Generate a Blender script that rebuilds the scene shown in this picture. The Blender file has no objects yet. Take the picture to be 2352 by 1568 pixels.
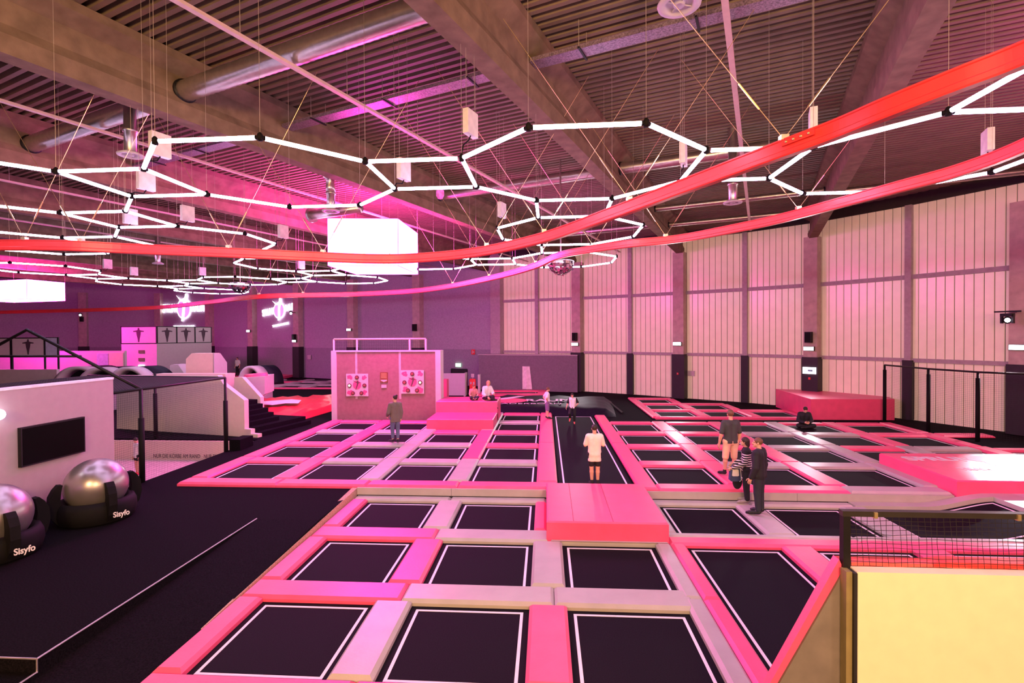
import bpy, math, random
import numpy as np
from mathutils import Vector, Matrix
random.seed(7)
PI = math.pi
scene = bpy.context.scene
col = scene.collection

# ------------------------------------------------------------------ camera, world, lights, exposure
CAM = Vector((0.0, 0.0, 4.0))
FPX, YAW, PITCH, ROLL = 1175.0, math.radians(-3.75), math.radians(-0.78), math.radians(-0.35)
fwd = Vector((math.sin(YAW) * math.cos(PITCH), math.cos(YAW) * math.cos(PITCH), math.sin(PITCH)))
rt0 = Vector((math.cos(YAW), -math.sin(YAW), 0.0))
up0 = rt0.cross(fwd)
rt = math.cos(ROLL) * rt0 + math.sin(ROLL) * up0
upv = -math.sin(ROLL) * rt0 + math.cos(ROLL) * up0
cam_data = bpy.data.cameras.new('camera')
cam_data.sensor_fit = 'HORIZONTAL'
cam_data.sensor_width = 36.0
cam_data.lens = FPX * 36.0 / 2352.0
cam_data.clip_end = 300
cam = bpy.data.objects.new('camera', cam_data)
col.objects.link(cam)
M = Matrix((rt, upv, -fwd)).transposed().to_4x4()
M.translation = CAM
cam.matrix_world = M
scene.camera = cam

scene.view_settings.view_transform = 'Standard'
scene.view_settings.look = 'None'
scene.view_settings.gamma = 1.0
scene.view_settings.use_curve_mapping = False
scene.view_settings.exposure = 0.28
scene.cycles.use_denoising = True
scene.cycles.use_adaptive_sampling = True
scene.cycles.adaptive_threshold = 0.06
scene.cycles.max_bounces = 5
scene.cycles.diffuse_bounces = 3
scene.cycles.glossy_bounces = 2
scene.cycles.sample_clamp_indirect = 6.0

world = bpy.data.worlds.new('world')
scene.world = world
world.use_nodes = True
world.node_tree.nodes['Background'].inputs[0].default_value = (0.9, 0.75, 0.85, 1)
world.node_tree.nodes['Background'].inputs[1].default_value = 0.02

TUBE_COL, TUBE_STR = (0.78, 0.57, 1.0), 33.0
CUBE_COL, CUBE_STR = (1.0, 0.045, 0.58), 36.0

def lamp(name, kind, loc, energy, color, target=None, size=0.3, spot=None, blend=0.6):
    d = bpy.data.lights.new(name, kind)
    d.energy = energy
    d.color = color
    if kind == 'AREA':
        d.shape = 'DISK'; d.size = size
    else:
        d.shadow_soft_size = size
    if spot:
        d.spot_size = math.radians(spot); d.spot_blend = blend
    o = bpy.data.objects.new(name, d)
    col.objects.link(o)
    o.location = loc
    if target is not None:
        o.rotation_euler = (Vector(target) - Vector(loc)).to_track_quat('-Z', 'Y').to_euler()
    return o

# assumed, unseen warm lights of the gallery the picture is taken from
lamp('assumed_gallery_light', 'POINT', (-5, -5, 6.5), 3800, (1.0, 0.60, 0.26), None, 0.8)
lamp('assumed_gallery_light', 'POINT', (3, -5, 6.5), 3600, (1.0, 0.60, 0.26), None, 0.8)
lamp('assumed_gallery_light', 'POINT', (10, -5, 6.5), 1200, (1.0, 0.62, 0.30), None, 0.8)

# ------------------------------------------------------------------ pixel -> place helpers (2352 x 1568 frame)
def ray(x, y):
    return fwd + (x - 1176) / FPX * rt - (y - 784) / FPX * upv
def P(x, y, z=0.0):                      # where the line of sight meets the level z
    d = ray(x, y)
    return CAM + d * ((z - CAM.z) / d.z)
def PY(x, y, Y):                         # ... meets the vertical plane Y = const
    d = ray(x, y)
    return CAM + d * (Y / d.y)
def PX(x, y, X):
    d = ray(x, y)
    return CAM + d * (X / d.x)
def PN(x, y, p, q):                      # ... meets the vertical plane through ground points p and q
    d = ray(x, y)
    n = Vector((-(q[1] - p[1]), q[0] - p[0], 0))
    return CAM + d * (n.dot(Vector((p[0], p[1], 0)) - Vector((0, 0, 0))) / n.dot(d))
HA = math.radians(22.3)                  # the roof beams run at this angle to the courts
AX = Vector((math.sin(HA), math.cos(HA), 0))
BX = Vector((math.cos(HA), -math.sin(HA), 0))
def AB(a, b, z=0.0):
    return AX * a + BX * b + Vector((0, 0, z))

# ------------------------------------------------------------------ materials
MATS = {}
def mat(name, color, rough=0.6, metal=0.0, var=0.12, vscale=6.0, bump=0.0, bscale=40.0, spec=0.5, alpha=None):
    if name in MATS: return MATS[name]
    m = bpy.data.materials.new(name); m.use_nodes = True
    nt = m.node_tree; b = nt.nodes['Principled BSDF']
    b.inputs['Roughness'].default_value = rough
    b.inputs['Metallic'].default_value = metal
    b.inputs['Specular IOR Level'].default_value = spec
    tc = nt.nodes.new('ShaderNodeTexCoord')
    nz = nt.nodes.new('ShaderNodeTexNoise'); nz.inputs['Scale'].default_value = vscale; nz.inputs['Detail'].default_value = 4
    rp = nt.nodes.new('ShaderNodeValToRGB')
    rp.color_ramp.elements[0].position = 0.3; rp.color_ramp.elements[1].position = 0.7
    lo = [max(0, c * (1 - var)) for c in color]; hi = [min(1, c * (1 + var)) for c in color]
    rp.color_ramp.elements[0].color = (*lo, 1); rp.color_ramp.elements[1].color = (*hi, 1)
    nt.links.new(tc.outputs['Object'], nz.inputs['Vector'])
    nt.links.new(nz.outputs['Fac'], rp.inputs['Fac'])
    nt.links.new(rp.outputs['Color'], b.inputs['Base Color'])
    if bump:
        n2 = nt.nodes.new('ShaderNodeTexNoise'); n2.inputs['Scale'].default_value = bscale; n2.inputs['Detail'].default_value = 3
        bp = nt.nodes.new('ShaderNodeBump'); bp.inputs['Strength'].default_value = bump; bp.inputs['Distance'].default_value = 0.02
        nt.links.new(tc.outputs['Object'], n2.inputs['Vector'])
        nt.links.new(n2.outputs['Fac'], bp.inputs['Height'])
        nt.links.new(bp.outputs['Normal'], b.inputs['Normal'])
    MATS[name] = m
    return m
def emis(name, color, strength, base=(0.8, 0.8, 0.8)):
    if name in MATS: return MATS[name]
    m = bpy.data.materials.new(name); m.use_nodes = True
    b = m.node_tree.nodes['Principled BSDF']
    b.inputs['Base Color'].default_value = (*base, 1)
    b.inputs['Emission Color'].default_value = (*color, 1)
    b.inputs['Emission Strength'].default_value = strength
    MATS[name] = m
    return m

PINK = mat('pink_vinyl', (0.92, 0.10, 0.245), 0.40, var=0.06, vscale=3, bump=0.12, bscale=22)
GREY = mat('grey_vinyl', (0.47, 0.42, 0.40), 0.40, var=0.06, vscale=3, bump=0.12, bscale=22)
BED = mat('jumping_bed_fabric', (0.009, 0.006, 0.0105), 0.8, var=0.35, vscale=60, spec=0.1)
LINE = mat('white_stripe', (0.86, 0.80, 0.84), 0.6, var=0.03)
CARPET = mat('black_carpet', (0.0068, 0.0050, 0.0078), 0.95, var=0.7, vscale=45, bump=0.3, bscale=160, spec=0.06)
RED = mat('red_lacquer', (0.80, 0.050, 0.055), 0.35, var=0.05)
CONC = mat('beam_concrete', (0.20, 0.14, 0.092), 0.9, var=0.22, vscale=3.0, bump=0.15, bscale=25, spec=0.2)
DECK = mat('roof_deck', (0.185, 0.13, 0.085), 0.6, var=0.15, vscale=1.5)
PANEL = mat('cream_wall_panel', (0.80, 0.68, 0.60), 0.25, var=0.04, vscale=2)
PANEL.node_tree.nodes['Principled BSDF'].inputs['Emission Color'].default_value = (1.0, .70, .44, 1)   # added glow that lifts the brightness of the panels; nothing lights them from behind
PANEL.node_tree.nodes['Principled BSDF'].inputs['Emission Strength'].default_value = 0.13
SEAM = mat('dark_seam', (0.03, 0.022, 0.024), 0.8)
GIRT = mat('steel_girt', (0.42, 0.36, 0.38), 0.6, var=0.1)
DARKW = mat('dark_wall', (0.42, 0.34, 0.45), 0.85, var=0.12, vscale=10)
DARKL = mat('dark_wall_lower', (0.31, 0.26, 0.34), 0.85, var=0.12, vscale=10)
CLAD = mat('column_cladding', (0.018, 0.014, 0.017), 0.6)
CREAM = mat('cream_paint', (0.72, 0.60, 0.48), 0.6, var=0.03)
WHITE = mat('white_paint', (0.54, 0.49, 0.50), 0.6, var=0.03)
BLACK = mat('black_metal', (0.010, 0.008, 0.010), 0.5, spec=0.25)
RUBBER = mat('black_rubber', (0.007, 0.006, 0.007), 0.7, spec=0.15)
NETM = mat('black_net_cord', (0.012, 0.009, 0.010), 0.8)
STEEL = mat('zinc_duct', (0.55, 0.50, 0.45), 0.32, 0.9, var=0.1, vscale=8)
BRASS = mat('zinc_shackle', (0.75, 0.58, 0.30), 0.35, 0.8)
TRAY = mat('perforated_tray', (0.30, 0.22, 0.30), 0.45, 0.6, var=0.5, vscale=30)
CONDUIT = mat('pale_cable_tray', (0.62, 0.46, 0.42), 0.5, 0.1, var=0.06)
WIRE = mat('steel_wire', (0.55, 0.47, 0.40), 0.4, 0.6)
CHIP = mat('chipboard_edge', (0.50, 0.33, 0.24), 0.9, var=0.3, vscale=30)
BOXW = mat('power_supply_case', (0.72, 0.66, 0.62), 0.5)
LED = emis('led_tube', TUBE_COL, TUBE_STR)
CUBE = emis('light_box_fabric', CUBE_COL, CUBE_STR)
LAMPW = emis('lamp_white', (0.9, 0.92, 1.0), 9)
SIGNW = emis('sign_white', (1.0, 0.92, 1.0), 3.0)
SIGNP = emis('sign_purple', (0.65, 0.25, 0.85), 1.0)

# ------------------------------------------------------------------ mesh builder
class MB:
    def __init__(s): s.v = []; s.f = []; s.mi = []; s.cur = 0
    def add(s, vs, fs):
        n = len(s.v); s.v.extend([tuple(v) for v in vs])
        for f in fs: s.f.append([i + n for i in f]); s.mi.append(s.cur)
        return s
    def box(s, x0, x1, y0, y1, z0, z1):
        return s.hexa([(x0, y0, z0), (x1, y0, z0), (x1, y1, z0), (x0, y1, z0)], [(x0, y0, z1), (x1, y0, z1), (x1, y1, z1), (x0, y1, z1)])
    def hexa(s, lo, hi):
        return s.add(list(lo) + list(hi), [(3, 2, 1, 0), (4, 5, 6, 7), (0, 1, 5, 4), (1, 2, 6, 5), (2, 3, 7, 6), (3, 0, 4, 7)])
    def obox(s, c, ux, uy, uz, hx, hy, hz):            # oriented box
        c, ux, uy, uz = Vector(c), Vector(ux), Vector(uy), Vector(uz)
        q = lambda a, b, d: c + ux * (a * hx) + uy * (b * hy) + uz * (d * hz)
        return s.hexa([q(-1, -1, -1), q(1, -1, -1), q(1, 1, -1), q(-1, 1, -1)], [q(-1, -1, 1), q(1, -1, 1), q(1, 1, 1), q(-1, 1, 1)])
    def slab(s, p, q, z0, z1, th, side=0.0):           # upright board from p to q on plan
        p, q = Vector((p[0], p[1], 0)), Vector((q[0], q[1], 0))
        n = (q - p).normalized(); n = Vector((-n.y, n.x, 0)) * (th / 2)
        o = n * side
        pts = [p - n + o, q - n + o, q + n + o, p + n + o]
        return s.hexa([(v.x, v.y, z0) for v in pts], [(v.x, v.y, z1) for v in pts])
    def prism(s, poly, d):                             # closed polygon pushed along d
        n = len(poly); d = Vector(d)
        vs = [Vector(p) for p in poly] + [Vector(p) + d for p in poly]
        fs = [tuple(range(n - 1, -1, -1)), tuple(range(n, 2 * n))] + [(i, (i + 1) % n, n + (i + 1) % n, n + i) for i in range(n)]
        return s.add(vs, fs)
    def sweep(s, pts, sect, closed=False, up=Vector((0, 0, 1)), cap=True):   # section (x across, y up) along a path
        pts = [Vector(p) for p in pts]; n = len(pts); m = len(sect); vs = []
        for i, p in enumerate(pts):
            t = (pts[min(i + 1, n - 1)] - pts[max(i - 1, 0)]).normalized()
            u = up if abs(t.dot(up)) < 0.98 else Vector((1, 0, 0))
            r = t.cross(u).normalized(); w = r.cross(t)
            for a, b in sect: vs.append(p + r * a + w * b)
        fs = []
        for i in range(n - 1):
            for j in range(m):
                k = (j + 1) % m
                fs.append((i * m + j, i * m + k, (i + 1) * m + k, (i + 1) * m + j))
        if cap: fs += [tuple(range(m - 1, -1, -1)), tuple(range((n - 1) * m, n * m))]
        return s.add(vs, fs)
    def tube(s, pts, r, n=8, cap=True):
        return s.sweep(pts, [(r * math.cos(2 * PI * k / n), r * math.sin(2 * PI * k / n)) for k in range(n)], cap=cap)
    def lathe(s, c, prof, n=24, axis='z'):
        c = Vector(c); m = len(prof); vs = []
        for k in range(n):
            a = 2 * PI * k / n
            for r, h in prof:
                v = Vector((r * math.cos(a), r * math.sin(a), h))
                if axis == 'y': v = Vector((v.x, -v.z, v.y))
                if axis == 'x': v = Vector((v.z, v.x, v.y))
                vs.append(c + v)
        fs = []
        for k in range(n):
            k2 = (k + 1) % n
            for j in range(m - 1): fs.append((k * m + j, k2 * m + j, k2 * m + j + 1, k * m + j + 1))
        return s.add(vs, fs)
    def ball(s, c, rx, ry=None, rz=None, n=16, m=10):
        ry = rx if ry is None else ry; rz = rx if rz is None else rz
        c = Vector(c); vs = [c + Vector((0, 0, -rz))]; fs = []
        for i in range(1, m):
            t = -PI / 2 + PI * i / m
            for k in range(n):
                a = 2 * PI * k / n
                vs.append(c + Vector((rx * math.cos(t) * math.cos(a), ry * math.cos(t) * math.sin(a), rz * math.sin(t))))
        vs.append(c + Vector((0, 0, rz))); L = len(vs) - 1
        for k in range(n):
            fs.append((0, 1 + (k + 1) % n, 1 + k)); fs.append((L, L - n + k, L - n + (k + 1) % n))
        for i in range(m - 2):
            for k in range(n):
                a, b = 1 + i * n + k, 1 + i * n + (k + 1) % n
                fs.append((a, b, b + n, a + n))
        return s.add(vs, fs)
    def build(s, name, m, parent=None, smooth=False, origin=None):
        vs = np.array(s.v, dtype=float).reshape(-1, 3)
        if parent is not None: off = world_loc(parent)
        elif origin is not None: off = Vector(origin)
        else:
            lo, hi = vs.min(0), vs.max(0); off = Vector(((lo[0] + hi[0]) / 2, (lo[1] + hi[1]) / 2, lo[2]))
        vs = vs - np.array(off)
        me = bpy.data.meshes.new(name)
        me.from_pydata(vs.tolist(), [], s.f)
        for mm in (m if isinstance(m, (list, tuple)) else [m]): me.materials.append(mm)
        if any(s.mi): me.polygons.foreach_set('material_index', s.mi)
        if smooth: me.shade_smooth()
        me.update()
        o = bpy.data.objects.new(name, me); col.objects.link(o)
        if parent is not None: o.parent = parent
        else: o.location = off
        return o
WL = {}
def world_loc(o):
    v = Vector((0, 0, 0))
    while o is not None: v += o.location; o = o.parent
    return v
def tag(o, label, cat, group=None, kind=None):
    o['label'] = label; o['category'] = cat
    if group: o['group'] = group
    if kind: o['kind'] = kind
    return o
def thing(name, label, cat, loc, group=None, rz=0.0):
    o = bpy.data.objects.new(name, None); col.objects.link(o)
    o.location = loc; o.rotation_euler = (0, 0, rz); o.empty_display_size = 0.2
    return tag(o, label, cat, group)
def struct(o): o['kind'] = 'structure'; return o
def dup(root, loc, label=None, group=None):
    r = root.copy(); col.objects.link(r); r.location = loc
    if label: r['label'] = label
    if group: r['group'] = group
    for ch in list(root.children):
        c = ch.copy(); col.objects.link(c); c.parent = r
        for g in list(ch.children):
            d = g.copy(); col.objects.link(d); d.parent = c
    return r
def text(name, body, size, o, ux, uy, m, parent=None, extrude=0.004, align='CENTER', bold=0.0, sx=1.0):
    cu = bpy.data.curves.new(name, 'FONT'); cu.body = body; cu.size = size; cu.extrude = extrude
    cu.align_x = align; cu.align_y = 'CENTER'; cu.offset = bold
    t = bpy.data.objects.new(name, cu); col.objects.link(t)
    bpy.context.view_layer.update()
    me = bpy.data.meshes.new_from_object(t.evaluated_get(bpy.context.evaluated_depsgraph_get()))
    bpy.data.objects.remove(t); bpy.data.curves.remove(cu)
    ux, uy = Vector(ux).normalized(), Vector(uy).normalized(); uz = ux.cross(uy)
    T = Matrix((ux * sx, uy, uz)).transposed().to_4x4(); T.translation = Vector(o) - (world_loc(parent) if parent else Vector())
    me.transform(T); me.materials.clear(); me.materials.append(m); me.name = name
    ob = bpy.data.objects.new(name, me); col.objects.link(ob)
    if parent: ob.parent = parent
    return ob
ORD = ['first', 'second', 'third', 'fourth', 'fifth', 'sixth', 'seventh', 'eighth', 'ninth', 'tenth']

# ================================================================== SETTING
ZF = -0.03                                             # carpet level
LOW = -0.27                                            # jumping level of the sunken court
# carpet: one floor with openings for the sunken court, its ramp and the ball pit
mb = MB()
def flo(x0, x1, y0, y1, z=ZF): mb.box(x0, x1, y0, y1, z - 0.25, z)
flo(-75, 45, 19.2, 75); flo(-11.2, 45, 13.12, 19.2); flo(-75, -17.2, -12, 19.2); flo(-17.2, -11.2, -12, 12.15)
flo(-11.2, -6.38, 5.95, 13.12); flo(-6.38, -4.97, 10.84, 13.12); flo(16.2, 45, -12, 13.12)
struct(mb.build('floor', CARPET, origin=(0, 0, ZF)))
# ramp, lower landing and pit bottoms
mb = MB()
mb.hexa([(-6.38, 5.95, -.6), (-4.97, 5.95, -.6), (-4.97, 10.84, -.6), (-6.38, 10.84, -.6)], [(-6.38, 5.95, -.27), (-4.97, 5.95, -.27), (-4.97, 10.84, ZF), (-6.38, 10.84, ZF)])
mb.box(-6.38, -4.97, -12, 5.95, -.6, -.27)
mb.box(-11.2, -6.38, -12, 5.95, -.6, -.20)
struct(mb.build('floor_ramp', CARPET, origin=(-5.7, 8, -.6)))
mb = MB(); mb.box(-4.97, 16.2, -12, 13.12, -.9, -.62)
struct(mb.build('floor_lower', CARPET, origin=(5, 5, -.9)))
PIT = mat('pit_floor', (0.60, 0.50, 0.44), 0.8)
mb = MB(); mb.box(-17.2, -11.2, 12.15, 19.2, -1.1, -.8)
struct(mb.build('floor_pit', PIT, origin=(-14, 15, -1.1)))
mb = MB()
mb.tube([(-6.38, 10.84, ZF + .005), (-6.38, 5.95, ZF + .005)], .012, 6)
mb.tube([(-6.38, 5.95, ZF + .005), (-10.5, 5.95, ZF + .005)], .012, 6)
mb.tube([(-6.38, 5.95, ZF), (-6.38, 5.95, -.20)], .010, 6)
mb.tube([(-6.38, 5.95, -.19), (-6.38, 3.0, -.19)], .012, 6)
struct(mb.build('trim_step_edge', mat('alu_trim', (0.55, 0.46, 0.52), 0.4, 0.7)))
mb = MB()
mb.hexa([(-4.975, 7.0, -.30), (-4.955, 7.0, -.30), (-4.955, 13.1, -.30), (-5.09, 13.1, -.30)], [(-4.975, 7.0, -.207), (-4.955, 7.0, -.207), (-4.955, 13.1, ZF + .03), (-5.09, 13.1, ZF + .035)])
struct(mb.build('trim_chipboard', CHIP))

# wall line on plan: right part is a bent facade, left part the dark wall
VR = [(2.41, 36.4), (5.69, 34.5), (8.48, 32.6), (11.6, 30.5), (14.25, 28.1), (16.75, 24.7), (18.75, 21.2), (20.3, 17.6), (21.4, 13.5), (22.1, 9.0), (22.4, 2.0), (22.4, -12)]
dl = Vector((math.cos(math.radians(-24.2)), math.sin(math.radians(-24.2)), 0))
def online(px):                                        # dark-wall column position for a picture column
    return PN(px, 740, VR[0], (VR[0][0] - dl.x, VR[0][1] - dl.y))
VL = [VR[0]] + [tuple(online(x)[:2]) for x in (1147, 965, 815, 690, 585, 487)]
VL += [(-44.5, 56.6), (-52.0, 54.6), (-58.5, 50.5), (-66, 42), (-68, 25), (-68, -12)]
WT = 9.8
# right facade: backing wall + cream strips + girts
mb = MB()
for p, q in zip(VR[:-1], VR[1:]): mb.slab(p, q, -1.0, 10.5, .3, 1.6)
struct(mb.build('wall_right', SEAM, origin=(10, 30, 0)))
mb = MB()
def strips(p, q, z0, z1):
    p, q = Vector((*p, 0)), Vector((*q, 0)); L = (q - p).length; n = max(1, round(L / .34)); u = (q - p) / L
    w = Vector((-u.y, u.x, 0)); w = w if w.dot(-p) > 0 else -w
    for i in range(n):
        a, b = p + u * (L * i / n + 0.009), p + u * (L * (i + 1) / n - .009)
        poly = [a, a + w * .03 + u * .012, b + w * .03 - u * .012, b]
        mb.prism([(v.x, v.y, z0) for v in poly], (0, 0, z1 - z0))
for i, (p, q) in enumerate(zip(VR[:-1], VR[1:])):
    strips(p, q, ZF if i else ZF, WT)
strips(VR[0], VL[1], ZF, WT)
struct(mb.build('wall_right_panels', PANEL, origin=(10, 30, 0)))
mb = MB()
def inward(p, q):
    u = (Vector((*q, 0)) - Vector((*p, 0))).normalized(); w = Vector((-u.y, u.x, 0))
    return u, (w if w.dot(-Vector((*p, 0))) > 0 else -w)
for p, q in zip([VL[1]] + VR[:-1], VR):
    u, w = inward(p, q)
    for z0, z1 in ((2.62, 2.80), (6.42, 6.62)):
        a, b = Vector((*p, 0)) + w * .09, Vector((*q, 0)) + w * .09
        mb.slab(a, b, z0, z1, .12)
struct(mb.build('trim_1', GIRT, origin=(10, 30, 2)))
mb = MB()
for p, q in zip(VR[:-1], VR[1:]):
    u, w = inward(p, q)
    mb.slab(Vector((*p, 0)) + w * .05, Vector((*q, 0)) + w * .05, WT, 10.45, .14)
mb.slab(VR[0], VL[1], WT, 10.45, .14)
struct(mb.build('trim_2', SEAM, origin=(10, 30, 9)))
# dark back wall
mb = MB()
for p, q in zip(VL[1:-1], VL[2:]): mb.slab(p, q, 2.85, 10.6, .3, -1)
struct(mb.build('wall_back', DARKW, origin=(-30, 50, 0)))
mb = MB()
for p, q in zip(VL[1:-1], VL[2:]): mb.slab(p, q, -.5, 2.85, .34, -1)
mb.slab(VL[0], VL[1], -.5, 10.6, .3, -1.6)
struct(mb.build('wall_back_lower', DARKL, origin=(-30, 50, 0)))
mb = MB(); mb.slab((-68, -12), (22.4, -12), -1, 10.5, .3)
struct(mb.build('wall_front', DARKW, origin=(-20, -12, 0)))

# columns, posts
def column(p, w, d, zt, base, uu, name='column'):
    p = Vector((*p, 0)); n = Vector((-uu.y, uu.x, 0)); n = n if n.dot(-p) > 0 else -n
    c = p + n * (d / 2)
    mb = MB(); mb.obox(c + Vector((0, 0, (zt + base) / 2)), uu, n, (0, 0, 1), w / 2, d / 2, (zt - base) / 2)
    o = struct(mb.build(name, CONCP, origin=c))
    mb = MB(); mb.obox(c + Vector((0, 0, base / 2)), uu, n, (0, 0, 1), w / 2 + .06, d / 2 + .06, base / 2)
    struct(mb.build('column_cladding', CLAD, o))
    return c, n
CONCP = mat('column_concrete', (0.50, 0.40, 0.36), 0.85, var=0.15, vscale=3)
COLS = {}
for i, px in ((0, 1332), (2, 1565), (4, 1870), (6, 2335), (8, 0)):
    u, w = inward(VR[max(i - 1, 0)], VR[i + 1])
    COLS[px] = column(VR[i], .66, .6, 9.0, 2.72, u)
for i in (1, 3, 5, 7):
    u, w = inward(VR[i - 1], VR[i + 1]); p = Vector((*VR[i], 0)) + w * .12
    mb = MB(); mb.obox(p + Vector((0, 0, 6.2)), u, w, (0, 0, 1), .13, .13, 3.6)
    o = struct(mb.build('column_post', GIRT, origin=p))
    mb = MB(); mb.obox(p + Vector((0, 0, 1.35)), u, w, (0, 0, 1), .20, .17, 1.36)
    struct(mb.build('column_cladding', CLAD, o))
u, w = inward(VL[1], VR[0])
p = (Vector((*VL[0], 0)) + Vector((*VL[1], 0))) / 2 + w * .12
mb = MB(); mb.obox(p + Vector((0, 0, 5.0)), u, w, (0, 0, 1), .13, .13, 4.8); struct(mb.build('column_post', GIRT, origin=p))
mb = MB(); mb.obox(Vector((*VL[1], 5.0)) + w * .3, u, w, (0, 0, 1), .42, .35, 5.0); struct(mb.build('column', GIRT, origin=(*VL[1], 0)))
for i in range(2, 10):
    u, w = inward(VL[i + 1], VL[i - 1])
    COLS['L%d' % i] = column(VL[i], .75, .55, 9.0, 2.95, u)

# roof deck with trapezoid ribs, concrete beams
mb = MB()
ZD, pitch = 10.28, .243
vs, fs = [], []
na = int(95 / pitch); b0, b1 = -72.0, 40.0
for i in range(na):
    a = -18 + i * pitch
    for da, z in ((0, ZD), (.105, ZD), (.135, ZD + .14), (.213, ZD + .14)):
        for b in (b0, b1): vs.append(AB(a + da, b, z))
for k in range(na * 4 - 1): fs.append((2 * k, 2 * k + 1, 2 * k + 3, 2 * k + 2))
mb.add(vs, fs)
mb.hexa([AB(-18, b0, ZD + .2), AB(-18, b1, ZD + .2), AB(77, b1, ZD + .2), AB(77, b0, ZD + .2)], [AB(-18, b0, ZD + .4), AB(-18, b1, ZD + .4), AB(77, b1, ZD + .4), AB(77, b0, ZD + .4)])
struct(mb.build('ceiling', DECK, origin=(0, 20, 10)))
BEAMS = [(2.40, 31.6), (-4.55, 33.5), (-12.0, 34.6), (-19.2, 35.2), (-26.5, 35.4), (-33.8, 35.6), (-41.0, 35.8), (-48.3, 35.9), (9.5, 27.0), (16.8, 20), (-55.5, 34)]
sec = [(-.20, 8.93), (.20, 8.93), (.22, 9.27), (.13, 9.47), (.13, 9.90), (.45, 10.10), (.45, 10.275), (-.45, 10.275), (-.45, 10.10), (-.13, 9.90), (-.13, 9.47), (-.22, 9.27)]
for b, a1 in BEAMS:
    mb = MB(); mb.prism([AB(-14, b + x, z) for x, z in sec], AX * (a1 + 14))
    struct(mb.build('beam', CONC, origin=AB(-14, b, 8.93)))
# ------------------------------------------------------------------ services under the roof
def duct(a, z, b0, b1, r, label, ringed=True, m=STEEL, group='round ducts under the roof'):
    t = thing('ventilation_duct', label, 'duct', AB(a, b0, z), group)
    mb = MB(); n = max(2, int(abs(b1 - b0) / .09)); pts = []; m_ = 14
    vs, fs = [], []
    for i in range(n + 1):
        rr = r * (1.0 + (.035 if i % 2 else 0))
        c = AB(a, b0 + (b1 - b0) * i / n, z)
        for k in range(m_):
            g = 2 * PI * k / m_
            vs.append(c + AX * (rr * math.cos(g)) + Vector((0, 0, rr * math.sin(g))))
    for i in range(n):
        for k in range(m_):
            k2 = (k + 1) % m_
            fs.append((i * m_ + k, i * m_ + k2, (i + 1) * m_ + k2, (i + 1) * m_ + k))
    mb.add(vs, fs); mb.build('pipe', m, t, True)
    for b in (b0, b1):
        if abs(b - b0) > 60: continue
        mb = MB(); c = AB(a, b, z)
        mb.sweep([c - BX * .05, c + BX * .05], [(1.18 * r * math.cos(2 * PI * k / 20), 1.18 * r * math.sin(2 * PI * k / 20)) for k in range(20)])
        mb.build('collar', BLACK, t, True)
    return t
def flat_tray(a, z, b0, b1, label):
    t = thing('cable_tray', label, 'cable tray', AB(a, b0, z), 'perforated cable trays across the bays')
    mb = MB(); c = AB(a, (b0 + b1) / 2, z)
    mb.obox(c, BX, AX, (0, 0, 1), (b1 - b0) / 2, .17, .012)
    for s in (-1, 1): mb.obox(c + AX * (.17 * s) + Vector((0, 0, .03)), BX, AX, (0, 0, 1), (b1 - b0) / 2, .006, .04)
    mb.build('tray', TRAY, t)
    for k in range(3):
        b = b0 + (b1 - b0) * (k + .5) / 3
        mb = MB(); mb.obox(AB(a, b, z - .03), AX, BX, (0, 0, 1), .27, .02, .014); mb.build('bracket', BLACK, t)
        mb = MB()
        for s in (-1, 1): mb.tube([AB(a + .25 * s, b, z - .03), AB(a + .25 * s, b, 10.28)], .008, 5)
        mb.build('hanger', WIRE, t)
    return t
b_l, b_m, b_r, b_rr = -19.2, -12.0, -4.55, 2.40
duct(7.3, 9.6, b_m + .14, b_r - .14, .22, 'large ribbed silver duct between the two nearest left roof beams')
duct(7.3, 9.6, b_l + .14, b_m - .14, .22, 'ribbed silver duct in the far left roof bay near picture edge')
duct(17.6, 9.7, b_r + .14, b_rr - .14, .19, 'ribbed duct leaving a round hole in the middle roof beam')
duct(17.6, 9.7, b_m + .14, b_r - .14, .19, 'ribbed duct ending left of the middle roof beam, above the octagon lights')
duct(24.0, 9.7, b_r + .14, b_rr - .14, .12, 'thin pipe crossing the bay behind the ribbed duct, near the right facade')
duct(27.8, 9.7, b_r + .14, b_rr - .14, .12, 'thin yellowish pipe furthest back in the bay by the right facade')
duct(24.5, 9.7, b_rr + .14, 9.4, .12, 'thin pipe in the rightmost roof bay above the facade')
duct(27.5, 9.7, b_m + .14, b_r - .14, .16, 'ribbed duct behind the big glowing light box')
flat_tray(10.1, 9.75, b_m + .15, b_r - .15, 'magenta lit perforated tray between left and middle roof beams')
flat_tray(10.1, 9.75, b_r + .15, b_rr - .15, 'purple perforated tray right of the middle roof beam')
flat_tray(10.1, 9.75, b_l + .15, b_m - .15, 'perforated tray in the dim far left roof bay')
for bb, a0, a1, z, lab in ((-8.3, 2.5, 33, 9.3, 'long pale cable tray running between left and middle roof beams'), (-.55, 6, 30, 9.45, 'long pale cable tray running between middle and right roof beams'), (-15.3, 1.5, 34, 9.3, 'long pale cable tray in the bay left of the left beam'), (-23.0, 2, 34, 9.3, 'long pale cable tray in the second bay left of the left beam'), (-30.3, 4, 34, 9.3, 'faint cable tray in the farthest visible roof bay')):
    t = thing('cable_trunking', lab, 'cable tray', AB(a0, bb, z), 'long cable trays along the roof beams')
    mb = MB(); mb.obox(AB((a0 + a1) / 2, bb, z), AX, BX, (0, 0, 1), (a1 - a0) / 2, .055, .03); mb.build('channel', CONDUIT, t)
    for k in range(int((a1 - a0) / 2.6)):
        a = a0 + 1.0 + k * 2.6
        mb = MB(); mb.tube([AB(a, bb, z), AB(a, bb, 10.28)], .008, 5); mb.build('hanger_rod', WIRE, t)
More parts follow.
